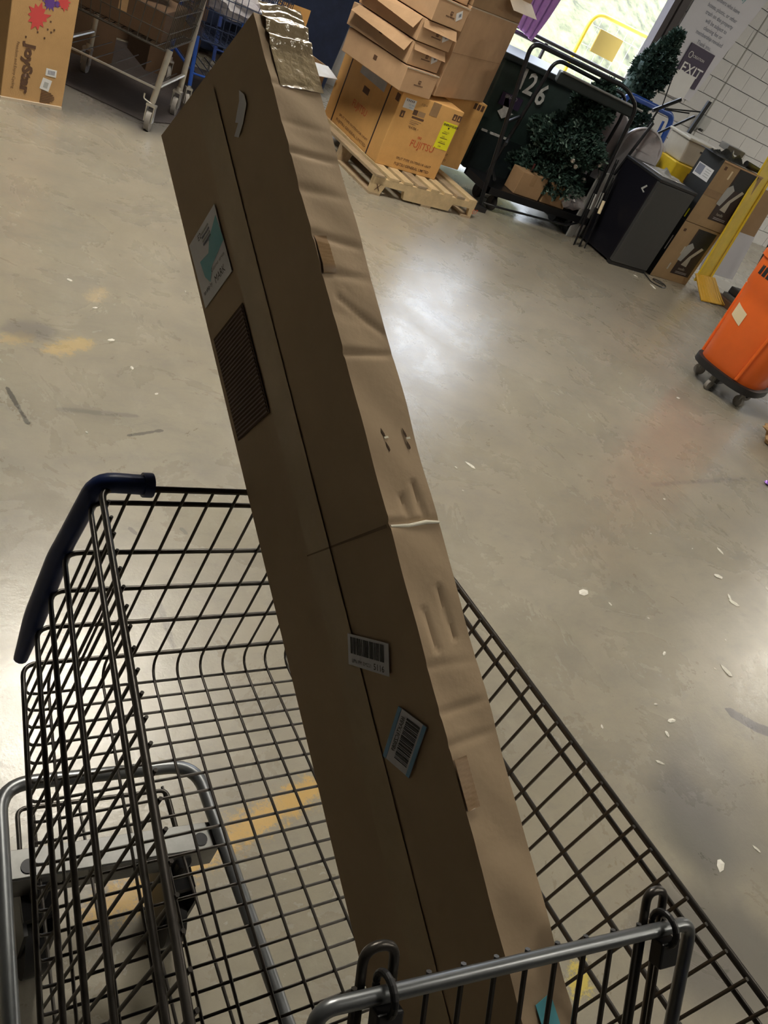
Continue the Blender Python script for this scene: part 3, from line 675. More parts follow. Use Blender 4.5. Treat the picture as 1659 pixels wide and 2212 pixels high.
# ------------------------------------------------------------------ dark green rubbish cart numbered 126
t = thing('waste_bin', 'dark green wheeled waste bin painted with 126', 'bin', (4.95, 6.5, 0)); 
W = L(t)
MB().prism([(4.52, 6.2, .12), (5.42, 6.2, .12), (5.48, 6.18, 1.04), (4.47, 6.18, 1.04)], (0, .65, 0)).build('bin_body', M_binG, t, bevel=.02)
MB().box((4.44, 6.14, 1.03), (5.50, 6.88, 1.08)).build('rim', M_binG2, t, bevel=.01)
MB().box((4.55, 6.17, .12), (5.05, 6.21, .455)).build('lower_panel', M_binG2, t)
MB().box((4.56, 6.165, .455), (4.62, 6.18, .472)).box((4.66, 6.165, .452), (4.88, 6.18, .470)).build('trim_strip', M_wpaint, t)
for s_, x, z, r_ in (('1', 4.675, .865, .06), ('2', 4.770, .855, -.02), ('6', 4.925, .815, -.04)):
    text(s_, (x, 6.165, z), (math.cos(r_), 0, math.sin(r_)), (-math.sin(r_), 0, math.cos(r_)), .165, M_wpaint, t, th=.002, bold=.02, sx=.95)
MB().box((4.60, 6.168, .70), (4.83, 6.178, .80)).build('dark_label', M_purp, t); text('IBN-CO', (4.63, 6.166, .765), X, Z, .028, M_greyw, t, th=.001)
MB().prism([(4.625, 6.168, .645), (4.70, 6.168, .60), (4.80, 6.168, .665), (4.745, 6.168, .67), (4.665, 6.168, .785), (4.64, 6.168, .77), (4.665, 6.168, .68)], (0, .004, 0)).build('painted_arrow', M_wpaint, t)
for x in (4.55, 5.38): MB().disc((x, 6.75, .11), (1,0,0), .11, .05, 20).build('wheel', M_blackp, t)

# ------------------------------------------------------------------ black stock trolley with two hoops
t = thing('stock_trolley', 'black steel stock trolley with tall hoop rails', 'trolley', (4.9, 5.7, 0)); W = L(t)
def bt(name, path, r=.014, m=M_black): return MB().tube(path, r, 10).build(name, m, t, smooth=True)
bt('hoop', rounded([(4.37, 5.486, .03), (4.13, 5.486, 1.262), (5.20, 5.486, 1.262), (5.42, 5.49, 1.17), (5.52, 5.49, .15)], .09, 6), .017)
bt('hoop', rounded([(4.58, 5.86, .15), (4.66, 5.80, 1.21), (5.53, 5.80, 1.19), (5.62, 5.80, 1.05), (5.62, 5.82, .15)], .09, 6), .016)
MB().obox((4.60, 5.60, 1.075), (.93, 0, -.01), (.12, .18, 0), (0, 0, .085)).build('top_shelf', M_binG2, t, bevel=.01)['label'] = 'dark top shelf'
MB().tube([(4.62, 5.595, 1.165), (5.60, 5.595, 1.150)], .010, 8).build('shelf_edge', M_plate, t, smooth=True)
bt('side_rail', [(4.33, 5.486, .55), (4.60, 5.82, .56)]); bt('side_rail', [(4.39, 5.486, .27), (4.60, 5.84, .27)])
bt('side_rail', [(4.24, 5.486, .70), (4.60, 5.82, .72)])
for x in (4.83, 5.13): bt('upright', [(x, 5.62, .20), (x-.01, 5.62, .46)], .009, mat('dark_red_paint', (.06, .012, .012), .5))
MB().box((4.38, 5.50, .14), (5.64, 5.53, .20)).box((4.38, 5.87, .14), (5.64, 5.90, .20)).box((4.38, 5.5, .14), (4.41, 5.90, .20)).box((5.61, 5.5, .14), (5.64, 5.90, .20)).box((4.4, 5.52, .185), (5.62, 5.88, .2)).build('deck', M_black, t, bevel=.003)
bt('foot_bar', rounded([(4.36, 5.44, .08), (4.43, 5.36, .10), (5.3, 5.40, .12), (5.5, 5.5, .14)], .04), .009)
MB().box((4.27, 5.43, 0), (4.42, 5.50, .045)).build('foot', M_blackp, t, bevel=.005)
for x, y in ((4.55, 5.58), (5.5, 5.58), (4.55, 5.83), (5.5, 5.83)): MB().disc((x, y, .06), (1,0,0), .06, .03, 18).box((x-.022, y-.02, .06), (x-.016, y+.02, .14)).box((x+.016, y-.02, .06), (x+.022, y+.02, .14)).build('caster', M_blackp, t)

for i, (x, lb) in enumerate(((4.68, 'small plain kraft carton on the trolley deck, nearer the stack'), (5.00, 'small plain kraft carton on the trolley deck, nearer the fridge'))):
    t, W = carton('carton', lb, (x, 5.535, .201), 0, (.29, .16, .19), M_card3, 'kraft cartons on the stock trolley')
# crumpled grey plastic bag
def blob(name, c, r, m, label, cat, squash=(1,1,1), amp=.18, sub=3, flat=0.):
    bm = bmesh.new(); bmesh.ops.create_icosphere(bm, subdivisions=sub, radius=1.)
    rnd = random.Random(hash(label) % 999 if False else len(label))
    ph = [rnd.uniform(0, 6) for _ in range(9)]
    for v_ in bm.verts:
        p = v_.co; k = 1 + amp*(math.sin(p.x*5+ph[0])*math.sin(p.y*6+ph[1]) + .6*math.sin(p.z*9+ph[2]+p.x*4) + .5*math.sin(p.y*13+ph[3]))
        v_.co = Vector((p.x*k*r*squash[0], p.y*k*r*squash[1], max(p.z*k*r*squash[2], -r*squash[2]*(1-flat))))
    me = bpy.data.meshes.new(name); bm.to_mesh(me); bm.free(); me.materials.append(m); me.shade_smooth(); me.set_sharp_from_angle(angle=.6)
    o = bpy.data.objects.new(name, me); C.objects.link(o); o.location = c; WM[o.name_full] = Matrix.Translation(Vector(c))
    if label: tag(o, label, cat)
    return o
blob('plastic_bag', (5.36, 5.62, .30), .14, M_plastic, 'crumpled clear grey plastic bag on the trolley deck', 'bag', (1.1, .8, .75), .22, 3, .1)
o = MB().obox((5.20, 5.76, .201), (.38, .04, 0), (0, .02, .20), (0, -.02, 0)).build('blue_panel', M_blue); tag(o, 'bright blue panel standing on the trolley behind the plastic bag', 'panel')

# artificial tree
def tree(loc, H, R, label, lean=(0, 0), n=900, seed=3):
    rnd = random.Random(seed)
    t = thing('artificial_tree', label, 'tree', loc); W = L(t)
    MB(W).tube([(0, 0, 0), (lean[0]*.5, lean[1]*.5, H*.5), (lean[0], lean[1], H)], [.03, .025, .008], 8).build('trunk', M_bark, t)
    dk = MB(W); lt = MB(W)
    o = MB(W).lathe([(.001, H*.03), (R*.35, H*.15), (R*.42, H*.35), (R*.32, H*.55), (R*.15, H*.8), (.001, H*.95)], (lean[0]*.4, lean[1]*.4, 0), 14).build('inner_foliage', M_leaf, t)
    for i in range(n):
        z = rnd.random()**.9; rr = R*(1-z**1.7)*min(1., .45+z*2.5)*(.75+.3*math.sin(z*17)) + .03; a = rnd.uniform(0, 6.283); rad = rr*rnd.uniform(.35, 1.05)
        c = Vector((lean[0]*z + math.cos(a)*rad, lean[1]*z + math.sin(a)*rad, H*(.06+.94*z) + rnd.uniform(-.03, .03)))
        d = Vector((math.cos(a), math.sin(a), rnd.uniform(-.2, .7))).normalized()
        tgt = lt if rnd.random() < .10 else dk
        for q in range(7):
            e = (d + Vector((rnd.uniform(-1, 1), rnd.uniform(-1, 1), rnd.uniform(-1, 1)))*.8).normalized()*rnd.uniform(.025, .06)
            sd = e.cross(Vector((rnd.uniform(-1, 1), rnd.uniform(-1, 1), rnd.uniform(-1, 1)))).normalized()*rnd.uniform(.006, .013)
            tgt.add([c - sd, c + sd, c + e + sd*.6, c + e - sd*.6], [(0, 1, 2, 3)])
    o = dk.build('foliage', M_leaf, t); o['kind'] = 'stuff'
    o = lt.build('pale_tips', M_leaf2, t); o['kind'] = 'stuff'; o['label'] = 'paler needle tips'
    return t
tree((5.10, 5.76, .21), 1.00, .43, 'bushy dark green artificial tree on the stock trolley', (.18, .03), 4200, 3)
tree((6.40, 6.80, .0), 1.78, .47, 'taller dark green artificial tree leaning towards the EXIT sign', (.26, -.05), 3600, 8)
# glass bauble ornaments and pale leaves seen low in the tree
for i, (x, y, z) in enumerate(((5.02, 5.36, .62), (5.10, 5.38, .58), (5.28, 5.40, .50), (5.16, 5.40, .42), (5.34, 5.38, .66))):
    o = MB().lathe([(.001, -.022), (.016, -.016), (.022, 0), (.016, .016), (.001, .022)], (x+.02, y+.10, z), 12).build('bauble', M_chrome, smooth=True)
    tag(o, ('leftmost', 'second from the left', 'lower right', 'lowest', 'uppermost')[i] + ' tiny silver bauble in the dark tree on the trolley', 'ornament', 'baubles in the tree')

# ------------------------------------------------------------------ stainless round-topped bins behind the fridge
for i, (x, y, h_, r_, dp, rz, lb) in enumerate(((5.92, 5.68, 1.045, .185, .14, -.6, 'nearest arched galvanised tub standing on end behind the fridge'), (5.69, 5.95, 1.06, .175, .08, -.6, 'arched galvanised tub on end at the left, behind the rods'), (5.76, 6.10, 1.08, .175, .08, -.6, 'rearmost arched galvanised tub at the left of the group'), (6.17, 5.80, .98, .13, .10, -.6, 'arched galvanised tub half hidden by the blue hand truck'))):
    t = thing('metal_tub', lb, 'tub', (x, y, 0), rz, 'arched metal tubs'); W = L(t)
    prof = [(-r_, h_-r_-.42)] + [(-r_*math.cos(math.pi*k/16), h_-r_+r_*math.sin(math.pi*k/16)) for k in range(17)] + [(r_, h_-r_-.42)]
    MB(W).prism([(px*.93, 0, h_-r_+(pz-h_+r_)*.93) for px, pz in prof], (0, dp, 0)).build('tub_shell', M_steel, t, smooth=True, ang=30)
    MB(W).tube([(px, -.004, pz) for px, pz in prof], .010, 8).build('rolled_rim', M_steel, t, smooth=True)
    MB(W).prism([(px, 0, pz) for px, pz in prof], (0, .012, 0)).build('flange', M_steel, t, smooth=True, ang=30)
    MB(W).box((-r_*.9, .0, 0), (r_*.9, dp, h_-r_-.42)).build('support_crate', M_binG2, t)
# grey boards leaning
for i, (x, w_, lb) in enumerate(((5.46, .10, 'light grey board leaning between the rods and the fridge'), (5.62, .13, 'wider light grey board leaning against the fridge side'))):
    o = MB().obox((x, 5.50+.08*i, .0), (w_, .02, 0), (0, .02, .60), (.0, .018, 0)).build('board', M_greyw, bevel=.002); tag(o, lb, 'board')
# bundle of thin rods
rnd = random.Random(5)
for i in range(8):
    bx0, by0 = 5.40+.024*i, 5.30 + .02*(i % 3); tx, ty = 5.42+.027*i, 5.47+.015*(i % 3)
    t = thing('rod', ('first', 'second', 'third', 'fourth', 'fifth', 'sixth', 'seventh', 'eighth')[i] + ' thin dark rod from the left in the bundle beside the fridge', 'rod', (bx0, by0, 0), group='rods bundled beside the fridge')
    hh = .66 + rnd.uniform(-.06, .10)
    MB().tube([(bx0, by0, 0), (tx, ty, hh)], .0055, 6).build('shaft', M_black, t)
    if i in (1, 4, 6):
        f0 = .42+.08*i/6; pa = Vector((bx0, by0, 0)).lerp(Vector((tx, ty, hh)), f0); pb = Vector((bx0, by0, 0)).lerp(Vector((tx, ty, hh)), f0+.18)
        MB().tube([pa, pb], .016, 8).build('sleeve', M_cream if i == 6 else M_greyw, t)['label'] = 'pale cardboard sleeve'
# ------------------------------------------------------------------ fridge
t = thing('mini_fridge', 'black mini fridge with a grey door', 'fridge', (5.695, 5.067, 0)); W = L(t)
MB(W).box((.0, .045, .02), (.49, .50, .80)).build('cabinet', M_fbody, t, bevel=.006)
MB(W).box((-.002, 0, .035), (.492, .04, .775)).build('door', M_fdoor, t, bevel=.004)
MB(W).box((-.006, -.004, .778), (.50, .51, .805)).build('top_panel', M_blackp, t, bevel=.006)
MB(W).box((0, .01, 0), (.49, .05, .03)).build('kickplate', M_blackp, t)
for x in (.04, .45): MB(W).disc((x, .08, .01), (0,0,1), .018, .02, 12).disc((x, .44, .01), (0,0,1), .018, .02, 12).build('foot', M_blackp, t)
MB(W).prism([(-.002, .16, .655), (-.002, .12, .70), (-.002, .105, .695), (-.002, .135, .655), (-.002, .10, .645), (-.002, .11, .635)], (.002, 0, 0)).build('tape_scrap', M_greyw, t)['label'] = 'scrap of grey tape'
cord = MB().tube(rounded([(6.17, 5.12, .02), (6.16, 4.98, .006), (6.12, 4.90, .006), (6.20, 4.82, .006), (6.32, 4.86, .006), (6.36, 4.96, .006), (6.26, 5.02, .006), (6.20, 4.94, .012), (6.28, 4.88, .012)], .05), .005, 6).build('power_cord', M_blackp, t, smooth=True)
def sheet(c, w_, d_, name, m, label, cat, amp=.03, seed=1):
    rnd = random.Random(seed); vs = []; fs = []; A_ = 12
    for i in range(A_+1):
        for j in range(A_+1): vs.append((c[0]+w_*(i/A_-.5), c[1]+d_*(j/A_-.5), c[2] + abs(rnd.gauss(0, amp))*math.sin(math.pi*i/A_)*math.sin(math.pi*j/A_)))
    for i in range(A_):
        for j in range(A_): a = i*(A_+1)+j; fs.append((a, a+A_+1, a+A_+2, a+1))
    o = MB().add(vs, fs).build(name, m, smooth=True, ang=60); m_ = o.modifiers.new('solid', 'SOLIDIFY'); m_.thickness = .002; return tag(o, label, cat)
sheet((5.98, 5.33, .809), .34, .30, 'plastic_film', mat('foil_film', (.62, .62, .60), .25, .4, .3, 20), 'crumpled silvery film on top of the fridge', 'packaging', .022, 4)

# ------------------------------------------------------------------ blue hand truck
t = thing('hand_truck', 'blue tubular hand truck standing behind the fridge', 'hand truck', (6.45, 6.3, 0)); W = L(t)
MB().tube(rounded([(6.03, 6.20, .12), (6.07, 6.36, 1.168), (6.81, 6.38, 1.168), (6.78, 6.20, .06)], .10, 8), .028, 12).build('frame', M_blue, t, smooth=True)
MB().tube(rounded([(6.67, 6.20, .06), (6.70, 6.36, 1.09)], .1), .014, 10).build('inner_rail', M_blue, t, smooth=True)
for z in (.45, .8): MB().tube([(6.04, 6.21+.14*z, z), (6.79, 6.21+.14*z, z)], .012, 8).build('cross_bar', M_blue, t, smooth=True)
MB().box((6.0, 6.04, .01), (6.82, 6.22, .02)).build('toe_plate', M_blue, t); 
for x in (6.1, 6.72): MB().disc((x, 6.36, .11), (1,0,0), .11, .04, 20).build('wheel', M_blackp, t)
MB().tube([(6.04, 6.36, .11), (6.78, 6.36, .11)], .01, 8).build('axle', M_black, t)
# folding easel / stand in black
t = thing('easel', 'folded black metal easel sticking up beside the EXIT sign', 'easel', (6.45, 5.75, 0)); W = L(t)
def eb(name, a, b_, r=.012): return MB().tube([a, b_], r, 6).build(name, M_black, t)
MB().obox((6.40, 5.80, .0), (.045, 0, 0), (0, .02, 0), (.24, .13, 1.43)).build('mast', M_black, t)
eb('arm', (6.14, 5.92, .93), (6.545, 5.90, 1.27), .012); eb('arm', (6.20, 5.95, 1.21), (6.50, 5.94, 1.27), .007); eb('arm', (6.60, 5.92, 1.32), (6.20, 5.95, 1.22), .007)
eb('blade', (6.12, 6.0, 1.16), (6.37, 6.0, 1.335), .018); eb('spike', (6.20, 6.0, 1.22), (6.12, 6.0, 1.47), .006); eb('leg', (6.10, 6.0, 0), (6.14, 5.96, 1.2), .010)
# grey bracket leaning pole in front of bins
o = MB().tube([(5.60, 5.62, 0), (5.86, 5.66, 1.10)], .014, 8).build('dark_pole', M_black); tag(o, 'dark pole leaning in front of the galvanised bins', 'pole')

# ------------------------------------------------------------------ stack of two printed cartons right of the fridge
def printed(label, z, w_, h_, art, top=False):
    t, W = carton('carton', label, (6.30, 5.10, z), math.radians(-1 if top else 0), (w_, .27, h_), M_cardp, 'printed appliance cartons beside the fridge', tape=False)
    MB(W).box((-.0015, 0, 0), (-.0003, .27, h_)).build('dark_side', M_brown if False else mat('dark_side_print', (.022, .024, .025), .5, 0, .2, 10), t)
    x0, x1, z0_, z1_ = art
    g = MB(W).box((x0, -.0018, z0_), (x1, -.0006, z1_)).build('graphic_panel', M_brown, t, bevel=.0003); g['label'] = 'dark brown product graphic'
    MB(W).box((x0+.02, -.0024, z0_+.62*(z1_-z0_)), (x1, -.0016, z1_)).build('graphic_block', M_blackp, g)
    # picture of a grey head with a jointed arm
    MB(W).prism([(x0-.02, -.0026, z0_+.30*(z1_-z0_)), (x0+.04, -.0026, z0_+.28*(z1_-z0_)), (x0+.10, -.0026, z0_+.62*(z1_-z0_)), (x0+.04, -.0026, z0_+.70*(z1_-z0_)), (x0-.01, -.0026, z0_+.62*(z1_-z0_))], (0, -.0006, 0)).build('graphic_shape', M_greyw, g)
    MB(W).tube([(x0+.10, -.0028, z0_+.26*(z1_-z0_)), (x0+.15, -.0028, z0_+.45*(z1_-z0_)), (x0+.22, -.0028, z0_+.62*(z1_-z0_))], [.030, .018, .014], 4).build('graphic_shape', M_steel, g) if False else MB(W).prism([(x0+.07, -.0026, z0_+.22*(z1_-z0_)), (x0+.16, -.0026, z0_+.20*(z1_-z0_)), (x0+.15, -.0026, z0_+.40*(z1_-z0_)), (x0+.24, -.0026, z0_+.64*(z1_-z0_)), (x0+.20, -.0026, z0_+.66*(z1_-z0_)), (x0+.11, -.0026, z0_+.42*(z1_-z0_))], (0, -.0006, 0)).build('graphic_shape', M_beige, g)
    ft(t, W, 'manfin' if not top else 'handle', x0+.07, z0_+.11*(z1_-z0_), .026, M_beige, off=.003, par=g)
    for i in range(2): dplate(t, W, 'print_line', M_steel, x0+.06, z0_+.06*(z1_-z0_)-.012*i, x1-.05, z0_+.065*(z1_-z0_)-.012*i+.002, .0026, par=g)
    return t, W
t, W = printed('lower printed kraft carton standing right of the fridge', 0., .56, .555, (.235, .515, .075, .53))
dplate(t, W, 'seal', M_beige, .155, .10, .175, .165); dplate(t, W, 'seal', M_beige, .20, .27, .222, .345); dplate(t, W, 'icon', M_brownink, .05, .47, .085, .495)
MB(W).box((-.0024, .02, .26), (-.0016, .03, .40)).build('white_strip', M_white, t)
t, W = printed('upper printed kraft carton with a white label on its black side', .558, .585, .565, (.245, .530, .08, .555), True)
dplate(t, W, 'tape', M_tape, 0, .255, .25, .315); dplate(t, W, 'seal', M_cream, .160, .435, .182, .510); dplate(t, W, 'icon', M_brownink, .052, .495, .085, .525)
q = MB(W).box((-.0030, .040, .345), (-.0018, .242, .455)).build('white_label', M_white, t); q['label'] = 'white label with a product photo'
MB(W).box((-.0036, .150, .365), (-.0029, .232, .447)).build('photo_print', M_banink, q)
for i in range(4): MB(W).box((-.0036, .06, .43-.02*i), (-.0029, .125, .437-.02*i)).build('print_line', M_greyw, q)
MB(W).box((-.0030, .03, .02), (-.0018, .045, .10)).build('yellow_strip', M_eg, t)
for i in range(1): MB(W).box((.0, -.004, .553), (.585, .0, .566)).build('top_flap', M_card, t)
# black crumpled sheeting on top
for k_, (x, y, z, w_, d_, am, lb) in enumerate(((6.50, 5.25, 1.128, .52, .26, .032, 'crumpled black plastic sheeting on the upper printed carton'),)):
    sheet((x, y, z), w_, d_, 'black_sheeting', mat('black_sheet', (.03, .032, .032), .35, 0, .4, 12), lb, 'packaging', am, 9)
t, W = carton('carton', 'crushed dark grey carton lying on the black sheeting', (6.48, 5.30, 1.175), math.radians(-8), (.22, .12, .05), mat('grey_card', (.16, .15, .13), .8, 0, .3, 9), tape=False)
o = MB().tube([(6.70, 5.2, 1.155), (6.92, 5.18, 1.15)], [.03, .022], 12).build('dark_jar', M_blackp, smooth=True); tag(o, 'small dark cylinder lying on the black sheeting', 'canister')
# beige tote and yellow caddy on a carton behind
t, W = carton('carton', 'brown carton hidden behind the printed cartons', (6.20, 5.46, 0), 0, (.5, .40, .74), M_card3)
t = thing('storage_tote', 'beige plastic storage tote behind the printed cartons', 'storage box', (6.25, 5.52, .92)); W = L(t)
MB(W).prism([(.02, 0, 0), (.40, 0, 0), (.43, 0, .19), (-.01, 0, .19)], (0, .26, 0)).build('tub', M_beige, t, bevel=.01); MB(W).box((-.03, -.02, .19), (.45, .28, .215)).build('lid', M_beige, t, bevel=.008)
MB(W).box((.20, -.004, .13), (.30, 0, .145)).build('handle_slot', M_blackp, t)
t = thing('caddy', 'yellow plastic caddy under the beige tote', 'caddy', (6.24, 5.50, .742)); W = L(t)
MB(W).prism([(.0, 0, 0), (.40, 0, 0), (.44, 0, .14), (.33, 0, .175), (-.02, 0, .175)], (0, .28, 0)).build('tub', M_yel, t, bevel=.01)
MB(W).box((.20, -.003, .04), (.34, .0, .12)).build('opening', M_brownink, t)

# ------------------------------------------------------------------ yellow snow shovel, poles and panels at the right
t = thing('yellow_slide', 'yellow plastic slide-shaped scoop with a ribbed curled foot', 'plastic scoop', (6.9, 4.95, 0)); W = L(t)
MB().obox((6.785, 4.98, .10), (.27, .07, 0), (.02, .14, 1.35), (-.006, .018, 0)).build('long_panel', M_yel, t, bevel=.004)
MB().tube([(7.058, 5.04, .10), (7.078, 5.18, 1.45)], .010, 8).build('edge_rib', M_yel, t, smooth=True)
def scoop():
    mb = MB(); vs = []; fs = []; K_, J = 14, 2
    for i in range(K_+1):
        a = i/K_*1.35; y = 5.0 - .26*math.sin(a); z = .015 + .20*(1-math.sin(a))**1.0 if False else .16 - .15*math.sin(a*1.1)
        vs += [(6.76-.02*i/K_, y, z), (7.10+.05*i/K_, y+.04, z)]
    for i in range(K_): fs.append((2*i, 2*i+1, 2*i+3, 2*i+2))
    return mb.add(vs, fs)
o = scoop()  .build('curled_foot', M_yel2, t, smooth=True); sm = o.modifiers.new('solid', 'SOLIDIFY'); sm.thickness = .012
for j in range(9):
    f = j/8.; pts = []
    for i in range(15):
        a = i/14*1.35; pts.append((6.76-.02*i/14 + (.34+.07*i/14)*f, 5.0 - .26*math.sin(a) + .04*f, .166 - .15*math.sin(a*1.1)))
    MB().tube(pts, .010, 6).build('rib', M_yel2, t, smooth=True)
o = MB().obox((7.10, 5.12, .02), (.04, 0, 0), (0, .05, 0), (.04, .18, 1.15)).build('dark_plank', mat('dark_wood', (.05, .035, .028), .6, 0, .2, 8)); tag(o, 'dark brown plank leaning right of the yellow scoop', 'plank')
for i, (x, lb) in enumerate(((7.26, 'black pole with a thicker lower sleeve leaning behind the orange bin'), (7.52, 'black pole leaning nearest the orange bin'))):
    t = thing('pole', lb, 'pole', (x, 4.72, 0)); MB().tube([(x, 4.72, .0), (x+.02, 4.98, 1.2)], .011, 8).build('shaft', M_black, t, smooth=True)
    MB().tube([(x+.007, 4.81, .42), (x+.011, 4.87, .70)], .017, 10).build('sleeve', M_blackp, t, smooth=True)
o = MB().obox((7.18, 5.30, .12), (.62, .03, 0), (.0, .12, .62), (0, .02, 0)).build('white_panel', M_ban); tag(o, 'white panel leaning behind the black poles', 'panel')
o = MB().obox((7.20, 5.24, .60), (.36, .02, 0), (.02, .06, .42), (0, .012, 0)).build('cardboard_sheet', M_card3); tag(o, 'brown cardboard sheet propped above the white panel', 'cardboard sheet')
t = thing('floor_jack', 'grimy dark steel jack base on the floor behind the orange bin', 'jack', (7.25, 4.80, 0)); W = L(t)
MB(W).box((-.10, -.10, 0), (.60, .16, .07)).build('plinth', M_brownink, t, bevel=.006); MB(W).box((-.05, -.06, .07), (.55, .12, .11)).build('deck', mat('grimy_steel', (.13, .13, .125), .5, .3, .3, 9), t, bevel=.004)
MB(W).box((.0, .0, .11), (.40, .12, .18)).build('motor', M_blackp, t, bevel=.01)
for x in (0.0, .16, .30): MB(W).disc((x, -.07, .09), (0, 1, 0), .014, .03, 10).build('bolt', M_white, t)

# ------------------------------------------------------------------ orange bin on a black dolly
BC = Vector((5.17, 3.07, 0))
t = thing('round_bin', 'bright orange plastic bin on a black wheeled dolly', 'bin', BC, math.radians(15)); W = L(t)
MB(W).lathe([(.225, .155), (.235, .17), (.262, .60), (.272, .70), (.285, .72), (.292, .90), (.305, .905), (.305, .94), (.285, .945), (.275, .93), (.22, .2), (.001, .2)], (0,0,0), 48, 3.0).build('bin_body', M_orange, t, smooth=True)
for a in (0, 1, 2, 3):
    an = a*math.pi/2 + .45
    dd = Vector((math.cos(an), math.sin(an), 0)); p0 = dd*.262; p1 = dd*.292
    MB(W).tube([p0 + Vector((0,0,.18)), p1 + Vector((0,0,.70))], .012, 8).build('rib', M_orange, t, smooth=True)
pn = MB(W).lathe([(.250, .115), (.262, .12), (.262, .165), (.245, .17)], (0,0,0), 40, 3.0).build('dolly_ring', M_blackp, t, smooth=True)
for a in range(5):
    an = a*2*math.pi/5 + .5; dd = Vector((math.cos(an), math.sin(an), 0))
    k_ = MB(W).disc(dd*.20 + Vector((0,0,.04)), dd.cross(Vector((0,0,1))), .04, .025, 16).build('caster', M_rubber, t, smooth=True)
    MB(W).tube([dd*.20 + Vector((0,0,.05)), dd*.20 + Vector((0,0,.12))], .022, 8).build('caster_fork', M_plate, t)
MB(W).box((-.20, -.02, .07), (.20, .02, .12)).box((-.02, -.20, .07), (.02, .20, .12)).build('dolly_cross', M_blackp, t)
# ------------------------------------------------------------------ left side: printed carton, carts, dark clutter
t = thing('tall_carton', 'tall brown carton printed JoyStar standing at the far left', 'cardboard box', (.637, 4.894, 0), math.radians(17.8)); W = L(t)
MB(W).box((0, 0, .012), (.343, .95, 1.25)).build('carton_body', M_card2 if False else cardboard('cardboard_joy', (.50, .31, .14)), t, bevel=.004)
MB(W).box((-.004, -.012, .0), (.338, .5, .014)).build('bottom_flap', M_cardin, t)
R3 = W.to_3x3(); Xd = R3 @ Vector((0, 0, -1)); Yd = R3 @ Vector((1, 0, 0))
text('JoyStar', W @ Vector((.098, -.0022, .300)), Xd, Yd, .050, M_brownink, t, th=0., sx=1.22, bold=.05)
text('Freedom and Enjoy Cycling', W @ Vector((.050, -.0022, .300)), Xd, Yd, .015, M_brownink, t, th=0., sx=1.0)
def splat(c, r, m, seed, n=11):
    rnd = random.Random(seed); pts = []
    for i in range(n*2):
        a = math.pi*i/n; k = r*(1 if i % 2 else .62)*rnd.uniform(.8, 1.15); pts.append((c[0]+k*math.cos(a), -.0012, c[1]+k*1.1*math.sin(a)))
    return MB(W).prism(pts, (0, -.0006, 0)).build('printed_flower', m, t)
splat((.140, .440), .062, M_pinkst, 2); splat((.265, .535), .036, M_pinkst, 3); splat((.190, .515), .036, M_violet, 5); splat((.23, .52), .018, M_violet, 6); splat((.15, .55), .04, M_violet, 8)
for x, z in ((.088, .325), (.145, .36), (.195, .385), (.205, .425), (.215, .375), (.23, .39), (.185, .34)): MB(W).box((x, -.0018, z), (x+.008, -.0006, z+.010)).build('ink_dot', M_brownink, t)
q = MB(W).obox((.222, -.0022, .163), (.060, 0, -.003), (0, 0, .038), (0, .0012, 0)).build('barcode_label', M_white, t, bevel=.0004)
for i in range(5): MB(W).box((.234+.008*i, -.0028, .170), (.239+.008*i, -.0020, .192)).build('bar', M_banink, q)
q = MB(W).obox((.200, -.0022, .090), (.052, 0, -.010), (.012, 0, .060), (0, .0012, 0)).build('barcode_label', M_white, t, bevel=.0004)
MB(W).obox((.218, -.0030, .100), (.024, 0, -.004), (.005, 0, .030), (0, .0006, 0)).build('print_block', M_greyw, q)
for i in range(9): MB(W).box((.212, -.0018, .012+.0085*i), (.212+.08*abs(math.sin((i+.6)/9.2*math.pi))**.5, -.0008, .016+.0085*i)).build('stamp_line', M_brownink, t)

